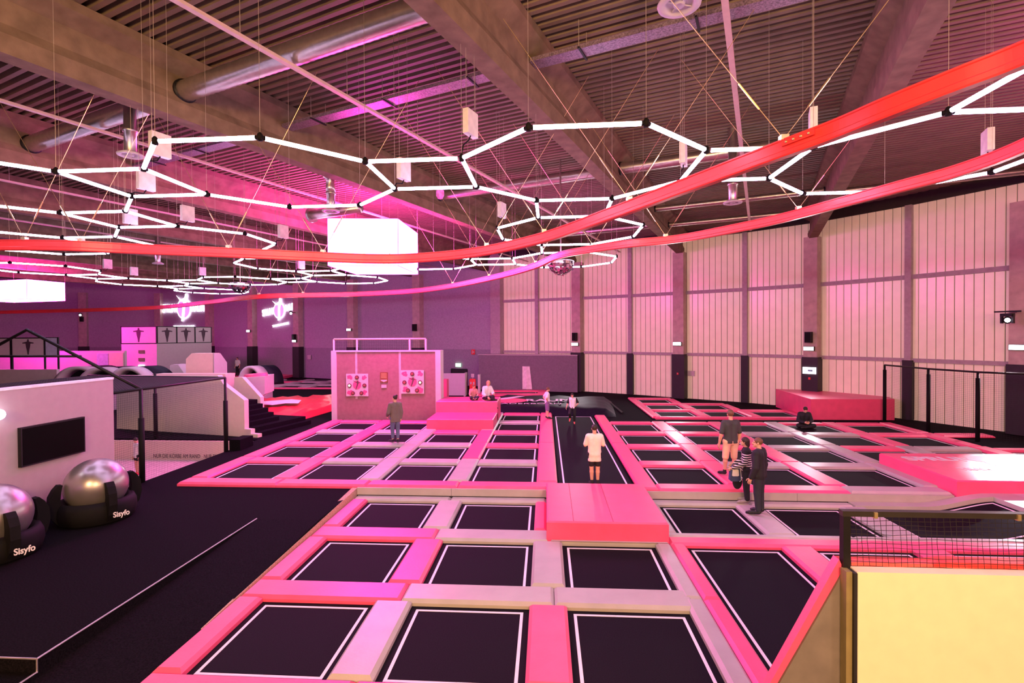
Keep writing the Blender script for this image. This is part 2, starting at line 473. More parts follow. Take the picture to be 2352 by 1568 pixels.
# air outlets: short pipe and a round grille
def diffuser(px, py, z, label, big=1.0):
    p = P(px, py, z)
    t = thing('air_diffuser', label, 'air diffuser', p, 'round air outlets under the roof')
    mb = MB(); mb.lathe(p, [(.13 * big, .06), (.13 * big, .55), (.16 * big, .56), (.16 * big, .62), (.13 * big, .63), (.13 * big, 10.28 - z)], 16); mb.build('pipe', STEEL, t, True)
    mb = MB(); mb.lathe(p, [(.0, .03), (.07 * big, .0), (.08 * big, .05), (.17 * big, .05), (.19 * big, .0), (.27 * big, .0), (.28 * big, .03), (.14 * big, .10)], 24); mb.build('grille', WHITE, t, True)
    mb = MB()
    for k in range(4):
        g = k * PI / 2 + .3; mb.tube([p + Vector((.05 * math.cos(g), .05 * math.sin(g), .03)), p + Vector((.22 * big * math.cos(g), .22 * big * math.sin(g), .03))], .012, 5)
    mb.build('spokes', WHITE, t)
diffuser(300, 358, 8.3, 'white round air outlet on a short pipe, upper left of picture')
diffuser(1560, 14, 8.9, 'white round air outlet cut by the top edge of the picture', 1.15)
diffuser(1683, 467, 8.0, 'white round air outlet hanging in front of the right facade')
diffuser(760, 486, 8.0, 'pink lit round air outlet directly above the big light box')
diffuser(363, 606, 7.6, 'small far air outlet left of the light box', .9)

# bent duct feeding the outlet above the light box
t = thing('ventilation_duct', 'magenta lit duct running beside the left beam and bending down to an air outlet', 'duct', P(640, 395, 9.1), 'round ducts under the roof')
e = P(760, 486, 8.0); ea = e.dot(AX); eb_ = e.dot(BX)
pth = [AB(ea - 6.5, eb_, 9.25), AB(ea - .5, eb_, 9.25), AB(ea - .2, eb_, 9.2), AB(ea - .03, eb_, 9.05), AB(ea, eb_, 8.8), AB(ea, eb_, 8.62)]
mb = MB(); mb.tube(pth, .15, 14); mb.build('pipe', STEEL, t, True)
e = P(716, 494, 8.2)
t = thing('ventilation_duct', 'short flanged duct end just left of the light box top', 'duct', e, 'round ducts under the roof')
mb = MB(); mb.tube([e, e + BX * 2.2], .16, 14); mb.build('pipe', STEEL, t, True)
mb = MB(); mb.tube([e - BX * .03, e + BX * .06], .26, 18); mb.build('flange', STEEL, t)
for q in (.3, 1.9):
    mb = MB(); c = e + BX * q; mb.tube([c + Vector((0, 0, .15)), Vector((c.x, c.y, 10.28))], .01, 5); mb.build('hanger', WIRE, t)

# ================================================================== OCTAGON LED RINGS
O0 = Vector((0.63, 9.48)); OS = 1.68; oa = OS / 2; ob = oa + OS / math.sqrt(2); OP = 2 * ob + OS; ZL = 7.0; OT = math.radians(-0.6)
ring = [(-oa, -ob), (oa, -ob), (ob, -oa), (ob, oa), (oa, ob), (-oa, ob), (-ob, oa), (-ob, -oa)]
def onode(i, j, k):
    u, v = i * OP + ring[k][0], j * OP + ring[k][1]
    return Vector((O0.x + math.cos(OT) * u - math.sin(OT) * v, O0.y + math.sin(OT) * u + math.cos(OT) * v, ZL))
HOUSE = mat('led_housing', (.75, .66, .62), .5)
OCT = {(0, 0): 'octagonal LED light ring nearest the picture centre, just right of the light box',
       (-1, 0): 'octagonal LED light ring hanging over the left beam, above the light box',
       (-2, 0): 'octagonal LED light ring cut by the left picture edge, nearest one there',
       (1, 0): 'octagonal LED light ring cut by the right picture edge behind the red rail',
       (1, -1): 'octagonal LED ring almost wholly outside the upper right picture corner',
       (-3, 1): 'octagonal LED ring at the left picture edge crossed by the near red rail',
       (-2, 1): 'octagonal LED ring left of the light box, partly behind the orange rail',
       (0, 1): 'octagonal LED ring where the red rail crosses, right of the light box',
       (-4, 2): 'octagonal LED ring at the far left just above the left light box',
       (-2, 2): 'octagonal LED ring directly left of the light box, below the near rail',
       (-1, 2): 'open octagonal LED ring ending at the right side of the big light box',
       (0, 2): 'octagonal LED ring above the mirrored half ball by the facade',
       (-4, 3): 'far octagonal LED ring right of the left light box',
       (-3, 3): 'far octagonal LED ring above the left mirrored half ball',
       (-2, 3): 'far octagonal LED ring just under the light box corner',
       (-4, 4): 'farthest octagonal LED ring, in front of the left glowing wall logo'}
LINKS = {}
for (i, j) in OCT:
    if (i + 1, j) in OCT and (i, j) != (-2, 2): LINKS.setdefault((i, j), []).extend([(onode(i, j, 2), onode(i + 1, j, 7)), (onode(i, j, 3), onode(i + 1, j, 6))])
    if (i, j + 1) in OCT: LINKS.setdefault((i, j), []).extend([(onode(i, j, 4), onode(i, j + 1, 1)), (onode(i, j, 5), onode(i, j + 1, 0))])
for (i, j), lab in OCT.items():
    c = sum((onode(i, j, k) for k in range(8)), Vector()) / 8
    t = thing('octagon_light', lab, 'light ring', c, 'octagonal LED light rings under the roof')
    segs = [(onode(i, j, k), onode(i, j, (k + 1) % 8)) for k in range(8) if (i, j) != (-1, 2) or k < 5] + LINKS.get((i, j), [])
    for p, q in segs:
        d = (q - p).normalized()
        mb = MB(); a_, b_ = p + d * .07, q - d * .07; wv = Vector((-d.y, d.x, 0)); n_ = 12
        cs = [2 * PI * k / n_ for k in range(n_)]
        mb.add([e + wv * (.036 * math.cos(c)) + Vector((0, 0, .036 * math.sin(c))) for e in (a_, b_) for c in cs], [])
        for k in range(n_):
            up_face = math.sin((cs[k] + PI / n_)) > .40
            mb.f.append([k, n_ + k, n_ + (k + 1) % n_, (k + 1) % n_]); mb.mi.append(1 if up_face else 0)
        mb.f += [list(range(n_)), list(range(2 * n_ - 1, n_ - 1, -1))]; mb.mi += [1, 1]
        mb.build('light_tube', [LED, HOUSE], t)
    KS = [k for k in range(8) if (i, j) != (-1, 2) or k < 6]
    for k in KS:
        p = onode(i, j, k)
        mb = MB(); mb.lathe(p + Vector((0, 0, -.05)), [(0, 0), (.042, 0), (.042, .09), (.02, .12), (0, .13)], 10)
        for dd in (onode(i, j, (k + 1) % 8), onode(i, j, (k - 1) % 8)):
            d = (dd - p).normalized(); mb.tube([p, p + d * .08], .034, 8)
        mb.build('connector', RUBBER, t, True)
    for k in KS:
        p = onode(i, j, k); mb = MB(); mb.tube([p + Vector((0, 0, .05)), Vector((p.x, p.y, 10.28))], .004, 4); mb.build('suspension_wire', WIRE, t)
# driver boxes hung above corners, with a black lead down to the ring
BOXES = [(1046, 270, (0, 0, 7), 'white driver box above the octagon lights, beside the long pale tray'), (346, 325, (-1, 0, 7), 'white driver box behind the upper left octagon corner'),
         (290, 405, (-2, 0, 3), 'white driver box hanging under the left octagon lights'), (886, 380, (-1, 0, 3), 'white driver box in front of the left roof beam'),
         (416, 487, (-2, 1, 1), 'small driver box left of the light box, under the lower tray'), (282, 512, (-2, 1, 0), 'driver box behind the second row of octagons at left'),
         (612, 527, (-2, 1, 3), 'pink lit driver box left of the light box top'), (1145, 478, (0, 1, 7), 'small pale driver box right of the light box'),
         (1562, 345, (0, 0, 3), 'narrow driver box beside the octagon corner near the middle beam'), (1861, 270, (1, 0, 7), 'narrow driver box just above the bolts of the red rail'),
         (2254, 318, (1, 0, 3), 'driver box between the two red rails at right'), (236, 605, (-4, 2, 3), 'distant driver box above the left light box'), (304, 622, (-4, 3, 1), 'distant driver box right of the left light box'),
         (456, 622, (-3, 3, 7), 'distant driver box above the left mirrored half ball'), (690, 615, (-2, 2, 5), 'magenta lit driver box near the light box foot')]
for px, py, key, lab in BOXES:
    n = onode(*key); z0 = 7.55
    d = ray(px, py); tt = (n.x * d.x + n.y * d.y) / (d.x * d.x + d.y * d.y)
    z = min(9.4, max(7.35, CAM.z + tt * d.z)); p = Vector((n.x + .12, n.y + .25, z))
    t = thing('driver_box', lab, 'power supply', p, 'white LED driver boxes under the roof')
    mb = MB(); mb.obox(p, AX, BX, (0, 0, 1), .17, .055, .21); mb.build('case', BOXW, t)
    mb = MB(); mb.tube([p + Vector((0, 0, -.21)), p + Vector((-.02, -.05, -.3)), Vector((n.x + .02, n.y + .06, (z + ZL) / 2 - .1)), Vector((n.x, n.y, ZL + .06))], .012, 6); mb.build('lead', RUBBER, t, True)
    for s in (-1, 1):
        mb = MB(); mb.tube([p + AX * (.14 * s) + Vector((0, 0, .2)), Vector((p.x + AX.x * .14 * s, p.y + AX.y * .14 * s, 10.28))], .004, 4); mb.build('hanger_wire', WIRE, t)

# ================================================================== GLOWING LIGHT BOXES
def light_box(name, label, corners, z0, z1):
    c = sum((Vector((*p, 0)) for p in corners), Vector()) / 4
    t = thing(name, label, 'light box', (c.x, c.y, z0), 'glowing fabric light boxes')
    mb = MB(); mb.hexa([(x, y, z0) for x, y in corners], [(x, y, z1) for x, y in corners]); mb.build('fabric_cover', CUBE, t)
    mb = MB()
    for k in range(4):
        p, q = corners[k], corners[(k + 1) % 4]
        for z in (z0, z1): mb.tube([(*p, z), (*q, z)], .012, 6)
        mb.tube([(*p, z0), (*p, z1)], .012, 6)
    mb.build('edge_frame', mat('box_frame_pink', (.7, .25, .6), .5), t)
    for p in corners:
        mb = MB(); mb.tube([(*p, z1), (*p, 10.28)], .006, 5); mb.build('suspension_wire', WIRE, t)
bz = 6.78
n0, n1 = P(753, 610, bz), P(915, 610, bz); f1 = P(960, 630, bz); f0 = f1 + (n0 - n1)
light_box('light_box', 'big glowing white light box with pink halo hanging at left of centre', [tuple(n0[:2]), tuple(n1[:2]), tuple(f1[:2]), tuple(f0[:2])], bz, PY(753, 501, n0.y).z)
bz = 6.6
e0 = P(62, 686, bz); e1 = P(150, 691, bz); e2 = P(-60, 690, bz)
light_box('light_box', 'second glowing light box cut by the left picture edge', [tuple(e2[:2]), tuple(e0[:2]), tuple(e1[:2]), tuple((e1 + e2 - e0)[:2])], bz, PY(62, 641, e0.y).z)

c = Vector((O0.x + 2 * OP, O0.y, 0))
light_box('light_box', 'third glowing light box just outside the right picture edge', [(c.x - .75, c.y - .55), (c.x + .75, c.y - .55), (c.x + .75, c.y + .55), (c.x - .75, c.y + .55)], 6.5, 7.3)  # unseen box, assumed and added for the magenta light on the right side

# ================================================================== RED GLIDER RAILS
def smooth(pts, n=8):
    out = []
    q = [pts[0]] + pts + [pts[-1]]
    for i in range(1, len(q) - 2):
        p0, p1, p2, p3 = q[i - 1], q[i], q[i + 1], q[i + 2]
        for k in range(n):
            t = k / n
            out.append(.5 * ((2 * p1) + (p2 - p0) * t + (2 * p0 - 5 * p1 + 4 * p2 - p3) * t * t + (3 * p1 - p0 - 3 * p2 + p3) * t ** 3))
    out.append(pts[-1]); return out
rail_sec = [(-.05, -.12), (.05, -.12), (.062, -.10), (.062, -.05), (.035, -.03), (.035, .09), (.05, .10), (.05, .12), (-.05, .12), (-.05, .10), (-.035, .09), (-.035, -.03), (-.062, -.05), (-.062, -.10)]
def rail(label, ctl, hang, scale=1.0):
    pts = smooth([P(x, y, z) for x, y, z in ctl])
    c = sum(pts, Vector()) / len(pts)
    t = thing('glider_rail', label, 'rail', c, 'red glider rails')
    mb = MB(); mb.sweep(pts, [(a * scale, b * scale) for a, b in rail_sec]); mb.build('track', RED, t)
    for x, y, spread in hang:
        best = min(pts, key=lambda p: (lambda r: abs(r[0] - x))(proj(p)))
        top = best + Vector((0, 0, .13 * scale))
        mb = MB(); mb.box(top.x - .05, top.x + .05, top.y - .05, top.y + .05, top.z - .02, top.z + .05); mb.build('bracket', BRASS, t)
        for s in (-1, 1):
            e = Vector((top.x, top.y, 10.28)) + BX * (s * spread) + AX * (spread * .35 * s)
            d = (e - top); w = MB(); w.tube([top, e], .006, 5); w.build('suspension_cable', BRASS, t)
            mid = top + d * .16; dn = d.normalized()
            w = MB(); w.tube([mid - dn * .22, mid - dn * .16, mid + dn * .16, mid + dn * .22], .015, 6); w.build('turnbuckle', BRASS, t)
    return t, pts
def proj(p):
    d = Vector(p) - CAM; w = d.dot(fwd)
    return 1176 + FPX * d.dot(rt) / w, 784 - FPX * d.dot(upv) / w
r1, r1p = rail('thick red glider rail sweeping from upper right across in front of the light box',
     [(2600, 15, 6.6), (2352, 125, 6.6), (2200, 184, 6.55), (2036, 249, 6.5), (1918, 298, 6.5), (1800, 342, 6.45), (1600, 417, 6.4), (1400, 492, 6.3), (1250, 545, 6.2), (1100, 578, 6.1), (960, 592, 6.02), (850, 594, 6.0), (700, 588, 6.0), (500, 579, 6.05), (300, 571, 6.1), (150, 564, 6.1), (0, 563, 6.1), (-160, 566, 6.1)],
     [(1797, 330, 2.6), (1450, 460, 2.4), (1252, 540, 2.4), (1115, 570, 2.4), (735, 582, 2.4), (525, 576, 2.2), (195, 560, 2.4), (58, 552, 2.2)])
r2, r2p = rail('thin red glider rail along the far side, in front of the cream facade',
     [(2560, 225, 6.9), (2352, 335, 6.8), (2200, 392, 6.75), (2060, 430, 6.7), (1950, 460, 6.7), (1800, 500, 6.65), (1700, 522, 6.6), (1560, 548, 6.55), (1440, 560, 6.5), (1340, 575, 6.5), (1280, 588, 6.5), (1230, 610, 6.4), (1150, 633, 6.3), (1040, 656, 6.2), (940, 669, 6.1), (800, 676, 6.0), (640, 679, 5.9), (560, 684, 5.85), (480, 694, 5.8), (360, 706, 5.75), (200, 712, 5.7), (0, 717, 5.7), (-100, 720, 5.7)],
     [(1838, 487, 2.4), (1535, 548, 2.2), (1365, 566, 2.2), (1228, 603, 2.2), (1122, 640, 2.2), (1039, 654, 2.2), (706, 671, 2.2), (594, 676, 2.2)], .9)
for k in range(4):
    pass
# bolted joint plate on the near rail
bp = min(r1p, key=lambda p: abs(proj(p)[0] - 1842)); i0 = r1p.index(bp); d = (r1p[i0 + 1] - r1p[i0 - 1]).normalized(); nrm = Vector((0, 0, 1)).cross(d); nrm = nrm if nrm.dot(CAM - bp) > 0 else -nrm
mb = MB(); mb.obox(bp + nrm * .06 + Vector((0, 0, .05)), d, nrm, (0, 0, 1), .20, .015, .035); jp = mb.build('joint_plate', RED, r1)
for k in range(4):
    mb = MB(); q = bp + nrm * .085 + d * (-.14 + .093 * k) + Vector((0, 0, .05)); mb.ball(q, .017, n=8, m=6); mb.build('bolt', BRASS, r1, True)

# ================================================================== MIRROR HALF BALLS, LANTERN
MIRROR = mat('mirror_tile', (0.85, 0.78, 0.85), 0.22, 1.0, var=0.3, vscale=12)
def half_ball(px, py, z, r, label):
    p = P(px, py, z)
    t = thing('mirror_half_ball', label, 'mirror ball', p, 'mirrored half balls')
    mb = MB(); n, m = 22, 7
    rng = random.Random(3)
    for i in range(m):
        t0, t1 = PI / 2 * i / m, PI / 2 * (i + 1) / m
        for k in range(n):
            g0, g1 = 2 * PI * k / n, 2 * PI * (k + 1) / n
            q = []
            for tt, g in ((t0, g0), (t0, g1), (t1, g1), (t1, g0)):
                q.append(p + Vector((r * math.cos(tt) * math.cos(g), r * math.cos(tt) * math.sin(g), -r * math.sin(tt) * .95)))
            j = Vector((rng.uniform(-1, 1), rng.uniform(-1, 1), rng.uniform(-1, 1))) * .06
            mb.add([v + j * rng.random() for v in q], [(0, 1, 2, 3)])
    mb.build('mirror_tiles', MIRROR, t)
    mb = MB(); mb.lathe(p, [(0, .06), (r * .9, .05), (r * 1.02, .03), (r * 1.02, 0), (r * .97, -.02)], 24); mb.build('rim', STEEL, t, True)
    mb = MB(); mb.tube([p + Vector((0, 0, .05)), Vector((p.x, p.y, 10.28))], .03, 6); mb.build('hanging_rod', STEEL, t)
half_ball(1288, 602, 6.6, .48, 'mirrored half ball hanging in front of the cream facade')
half_ball(552, 651, 7.2, .62, 'mirrored half ball at left, in front of the dark wall')
p = P(1011, 458, 7.3)
t = thing('lantern', 'small pink and white striped lantern hanging above the red rail', 'lantern', p)
mb = MB(); mb.lathe(p, [(0, 0), (.06, .02), (.10, .10), (.10, .20), (.06, .28), (0, .30)], 14); mb.build('shade', mat('lantern_pink', (.85, .15, .55), .5, var=.4, vscale=12), t, True)
mb = MB(); mb.tube([p + Vector((0, 0, .29)), Vector((p.x, p.y, 10.28))], .004, 4); mb.build('string', WIRE, t)

# ================================================================== TRAMPOLINE COURTS
PT, WB, IN = 2.433, 1.666, .09                          # pitch, striped square, stripe to padding
PADC = {}
def pad(x0, x1, y0, y1, z0, m, label, h=.10, ch=.05, zfun=None):
    x0, x1 = min(x0, x1), max(x0, x1); y0, y1 = min(y0, y1), max(y0, y1)
    c = Vector(((x0 + x1) / 2, (y0 + y1) / 2, z0)); hx, hy = (x1 - x0) / 2 - .004, (y1 - y0) / 2 - .004
    key = (round(hx, 3), round(hy, 3), round(h, 3), round(ch, 3), m.name)
    colname = 'pink' if m is PINK else 'grey'
    if key in PADC:
        o = PADC[key].copy(); col.objects.link(o); o.location = c
    else:
        mb = MB(); r = lambda ex, ey, z: [(-ex, -ey, z), (ex, -ey, z), (ex, ey, z), (-ex, ey, z)]
        rings = [r(hx, hy, 0), r(hx, hy, h - ch), r(hx - ch, hy - ch, h)]
        vs = sum(rings, []); fs = [(3, 2, 1, 0), (8, 9, 10, 11)]
        for k in range(2):
            for i in range(4): fs.append((4 * k + i, 4 * k + (i + 1) % 4, 4 * k + 4 + (i + 1) % 4, 4 * k + 4 + i))
        mb.add(vs, fs); o = mb.build('padding_strip', m, origin=(0, 0, 0)); o.location = c; PADC[key] = o
    return tag(o, label, 'padding', colname + ' padding strips of the courts')
TRC = {}
def trampoline(wx, wy, z, label, w=WB, l=WB, group='trampolines'):     # wx, wy: left and back edge of the white stripe
    key = (round(w, 3), round(l, 3)); loc = Vector((wx + w / 2, wy - l / 2, z))
    if key in TRC:
        return dup(TRC[key], loc, label, group)
    mb = MB(); hx, hy = w / 2 + IN + .03, l / 2 + IN + .03
    mb.box(-hx, hx, -hy, hy, -.018, 0)
    o = mb.build('trampoline', BED, origin=(0, 0, 0)); tag(o, label, 'trampoline', group)
    mb = MB(); s = .045; a, b = w / 2, l / 2
    for x0, x1, y0, y1 in ((-a, a, b - s, b), (-a, a, -b, -b + s), (-a, -a + s, -b + s, b - s), (a - s, a, -b + s, b - s)): mb.box(x0, x1, y0, y1, .0005, .004)
    mb.build('border_stripe', LINE, o)
    mb = MB()
    for x0, x1, y0, y1 in ((-hx, hx, hy - .05, hy), (-hx, hx, -hy, -hy + .05), (-hx, -hx + .05, -hy + .05, hy - .05), (hx - .05, hx, -hy + .05, hy - .05)): mb.box(x0, x1, y0, y1, -.06, -.019)
    mb.build('steel_frame', BLACK, o)
    o.location = loc; TRC[key] = o
    return o
g, p_ = GREY, PINK
ROWN = {1: 'front', 2: 'second', 3: 'third', 4: 'fourth', 5: 'fifth'}
# ---- upper left court
ux = lambda k: -2.02 + (k - 4) * PT
uy = lambda r: 15.363 + (r - 1) * PT
court = 'left raised court'
cells = [(r, k) for r in range(1, 6) for k in range(1, 5) if not ((r == 5 and k < 4) or (r == 4 and k == 3))]
for r, k in cells:
    trampoline(ux(k), uy(r), 0, 'black trampoline, %s row of the %s, %s from its left edge' % (ROWN[r], court, ORD[k - 1]), group='trampolines of the left raised court')
rowcol = {(1, 1): p_, (1, 2): p_, (1, 3): p_, (1, 4): p_, (2, 1): p_, (2, 2): g, (2, 3): g, (2, 4): g, (3, 1): p_, (3, 2): g, (3, 3): g, (3, 4): p_, (4, 1): g, (4, 2): g, (4, 3): p_, (4, 4): p_, (5, 1): p_, (5, 2): p_, (5, 4): g, (6, 4): p_}
for (r, k), m in rowcol.items():                        # strips lying across, at the front of row r
    y1 = uy(r) - WB - IN; y0 = uy(r - 1) + IN if r > 1 else 13.10
    if r == 6: y0, y1 = uy(5) + IN, uy(5) + .55
    if r == 5 and k < 4: y1 = uy(4) + .55
    x0, x1 = ux(k) - IN + .0, ux(k) + WB + IN
    if r == 1: x0, x1 = (-9.93 if k == 1 else ux(k) - .29), (ux(k) + PT - .29 if k < 4 else 0.30)
    nm = 'pink' if m is p_ else 'grey'
    where = 'in front of' if r <= 4 or k == 4 and r == 5 else 'behind'
    rr = r if where == 'in front of' else (5 if k == 4 else 4)
    pad(x0, x1, y0, y1, ZF if r == 1 else 0, m, '%s padding strip %s the %s trampoline, %s row, %s' % (nm, where, ORD[k - 1], ROWN[rr], court), h=.11 if r == 1 else .08)
colcol = {(1, 1): p_, (2, 1): p_, (3, 1): p_, (4, 1): p_, (1, 2): p_, (2, 2): p_, (3, 2): p_, (4, 2): p_, (1, 3): g, (2, 3): g, (3, 3): g, (4, 3): g, (1, 4): g, (2, 4): p_, (3, 4): p_, (4, 4): g, (5, 4): g}
for (r, k), m in colcol.items():                        # strips lying along, at the left of column k
    x1 = ux(k) - IN; x0 = ux(k - 1) + WB + IN if k > 1 else -9.93
    y0 = uy(r) - WB - IN; y1 = uy(r) + IN + (.587 if r < (4 if k < 4 else 5) else .46)
    nm = 'pink' if m is p_ else 'grey'
    pad(x0, x1, y0, y1, 0, m, '%s padding strip left of the %s trampoline, %s row, %s' % (nm, ORD[k - 1], ROWN[r], court), h=.09)
for i, (y0, y1) in enumerate(((13.607, 18.5), (18.5, 25.65))):
    pad(ux(4) + WB + IN, .30, y0, y1, 0, p_, 'pink padding strip along the left side of the long runway, %s half' % ('near', 'far')[i], h=.10)
# ---- long runway
o = trampoline(.45, 24.9, 0, 'long narrow black tumbling track with white side stripes between both raised courts', w=1.71, l=11.2, group='long jumping tracks')
o['category'] = 'tumbling track'
for i, (y0, y1) in enumerate(((13.10, 18.5), (18.5, 24.9))):
    pad(2.34, 2.851, y0, y1, 0, p_, 'pink padding strip along the right side of the long runway, %s half' % ('near', 'far')[i], h=.10)
# ---- upper right court
rx = lambda k: 2.941 + (k - 1) * PT
court = 'right raised court'
rc = [(r, k) for r in range(1, 5) for k in range(1, 6) if not (r == 1 and k > 3)] + [(2, 6)]
for r, k in rc:
    trampoline(rx(k), uy(r), 0, 'black trampoline, %s row of the %s, %s from the runway' % (ROWN[r], court, ORD[k - 1]), group='trampolines of the right raised court')
rowcol = {}
for k, s in ((1, 'ppppp'), (2, 'pgppp'), (3, 'ggggp'), (4, ' gpgp'), (5, '  gpp'), (6, '  pp ')):
    for r, ch in enumerate(s, 1):
        if ch != ' ': rowcol[(r, k)] = p_ if ch == 'p' else g
for (r, k), m in rowcol.items():
    y1 = uy(r) - WB - IN; y0 = uy(r - 1) + IN if r > 1 else 13.10
    if r == 5: y1 = uy(4) + .55
    if (r, k) == (2, 4): y0 = 15.95
    if (r, k) == (3, 6): y1 = uy(2) + .5
    x0, x1 = rx(k) - IN, rx(k) + WB + IN
    if r == 1: x0, x1 = (2.851 if k == 1 else rx(k) - .29), (rx(k) + PT - .29 if k < 3 else 9.90)
    nm = 'pink' if m is p_ else 'grey'
    where, rr = ('behind', r - 1) if (r == 5 or (r, k) == (3, 6)) else ('in front of', r)
    pad(x0, x1, y0, y1, ZF if r == 1 else 0, m, '%s padding strip %s the %s trampoline, %s row, %s' % (nm, where, ORD[k - 1], ROWN[rr], court), h=.11 if r == 1 else .08)
colcol = {}
for k, s in ((2, 'pppp'), (3, 'pppp'), (4, 'gggg'), (5, ' gpp'), (6, ' ppp')):
    for r, ch in enumerate(s, 1):
        if ch != ' ': colcol[(r, k)] = p_ if ch == 'p' else g
for (r, k), m in colcol.items():
    x1 = rx(k) - IN; x0 = rx(k - 1) + WB + IN
    y0 = uy(r) - WB - IN; y1 = uy(r) + IN + (.587 if r < 4 else .46)
    if r == 2 and k >= 4: y0 += .0
    if k == 6 and r > 2: x1 = 14.95
    nm = 'pink' if m is p_ else 'grey'
    pad(x0, x1, y0, y1, 0, m, '%s padding strip right of the %s trampoline, %s row, %s' % (nm, ORD[k - 2], ROWN[r], court), h=.09)
pad(rx(6) + WB + IN, rx(6) + WB + .6, uy(2) - WB - IN, uy(2) + .5, 0, p_, 'pink padding strip at the right end of the second row, right raised court', h=.09)
# ---- sunken front court
ly = lambda r: 12.657 - (r - 1) * PT
lx = lambda k: -4.461 + (k - 1) * PT
gx = lambda k: 2.841 + (k - 1) * PT
court = 'sunken front court'
LR = {1: 'back', 2: 'middle', 3: 'front'}
for r in (1, 2, 3):
    for k in (1, 2, 3):
        if (r, k) == (1, 3): continue
        trampoline(lx(k), ly(r), LOW, 'black trampoline, %s row of the %s, %s from its left edge' % (LR[r], court, ORD[k - 1]), group='trampolines of the sunken court')
for k in (1, 2): trampoline(gx(k), ly(1), LOW, 'black trampoline, back row of the sunken court, %s to the right of the pink box' % ORD[k - 1], group='trampolines of the sunken court')
o = trampoline(gx(1), ly(2), LOW, 'very long black trampoline running towards the grey boarded wall', l=WB + 1.9 * PT, group='long jumping tracks')
trampoline(gx(2), ly(2), LOW, 'black trampoline of the sunken court right behind the end of the black net', group='trampolines of the sunken court')
trampoline(gx(3) , ly(2), LOW, 'black trampoline of the sunken court behind the black net, at the right picture edge', w=2.7, group='trampolines of the sunken court')
def lpad(x0, x1, y0, y1, m, where, **kw):
    nm = 'pink' if m is p_ else 'grey'
    return pad(x0, x1, y0, y1, LOW, m, '%s padding strip %s, sunken court' % (nm, where), **kw)
yb, yo = 13.05, ly(1) + IN
lpad(-4.95, -2.45, yo, yb, g, 'behind the first trampoline of the back row')
lpad(-2.45, 0.0, yo, yb, g, 'behind the second trampoline of the back row')
lpad(2.45, gx(1) + PT - .3, yo, yb, g, 'along the step, right of the pink box')
lpad(gx(1) + PT - .3, gx(2) + PT - .3, yo, yb, g, 'along the step, where the couple stands')
G12 = lambda r: (ly(r + 1) + IN, ly(r) - WB - IN)
a, b = G12(1)
lpad(-4.95, lx(2) - .29, a, b, p_, 'between back and middle rows, first from the left edge')
lpad(lx(2) - .29, 0.05, a, b, g, 'between back and middle rows, second from the left edge')
lpad(0.05, 2.161 + .3, a, 10.36, g, 'directly in front of the pink box')
lpad(2.46, gx(2) + 1.0, (a + b) / 2 + .08, b, g, 'narrow, before the back row, right of pink box')
lpad(gx(2) + 1.0, 10.9, (a + b) / 2 + .08, b, g, 'narrow, in front of the banked trampoline')
lpad(2.46, gx(2) + 1.0, a, (a + b) / 2 + .08, p_, 'at the far end of the very long trampoline')
lpad(gx(2) + 1.0, 10.9, a, (a + b) / 2 + .08, p_, 'behind the black net at right')
a, b = G12(2)
lpad(-4.95, lx(2) - .29, a, b, p_, 'between middle and front rows, first from the left edge')
lpad(lx(2) - .29, lx(3) - .29, a, b, g, 'between middle and front rows, second from the left edge')
lpad(lx(3) - .29, 2.30, a, b, g, 'between middle and front rows, third from the left edge')
a, b = ly(3) - WB - IN - .6, ly(3) - WB - IN
lpad(-4.95, lx(2) - .29, a, b, p_, 'at the bottom edge, before the first front trampoline')
lpad(lx(2) - .29, lx(3) - .29, a, b, p_, 'at the bottom edge, before the second front trampoline')
lpad(lx(3) - .29, 2.30, a, b, p_, 'at the bottom edge, before the third front trampoline')
for r in (1, 2, 3):
    y0, y1 = ly(r) - WB - IN, ly(r) + IN
    lpad(-4.95, lx(1) - IN, y0 - .0, y1, p_, 'on the outer left edge beside the %s row' % LR[r], h=.11)
    lpad(lx(1) + WB + IN, lx(2) - IN, y0, y1, (g, p_, g)[r - 1], 'between first and second trampolines of the %s row' % LR[r], h=.11)
    if r == 1: lpad(lx(2) + WB + IN, 0.0, y0, y1, p_, 'squeezed in left of the pink box', h=.11)
    else: lpad(lx(2) + WB + IN, lx(3) - IN, y0, y1, (g, g, p_)[r - 1], 'between second and third trampolines of the %s row' % LR[r], h=.11)
y0, y1 = ly(1) - WB - IN, yo
lpad(2.46, gx(1) - IN, y0, y1, g, 'directly at the right side of the pink box')
lpad(gx(1) + WB + IN, gx(2) - IN, y0, y1, g, 'under the feet of the man in black')
lpad(gx(2) + WB + IN, gx(3) - IN, y0, y1, g, 'left of the banked trampoline')
y0, y1 = 5.3, ly(2) + IN
ym = ly(2) - WB - .38
lpad(2.161, 2.46, ym, y1, g, 'right of the third middle row trampoline, running along', h=.11)
lpad(2.161, 2.46, y0, ym, g, 'right of the third front row trampoline, running along', h=.11)
lpad(2.46, gx(1) - IN, ym, y1, p_, 'on the left side of the very long trampoline, far half', h=.11)
lpad(2.46, gx(1) - IN, y0, ym, p_, 'on the left side of the very long trampoline, near half', h=.11)
lpad(gx(1) + WB + IN, gx(2) - IN, y0, y1, p_, 'on the right side of the very long trampoline', h=.11)
lpad(gx(2) + WB + IN, gx(3) - IN, 7.0, y1, p_, 'behind the black net between two trampolines', h=.11)
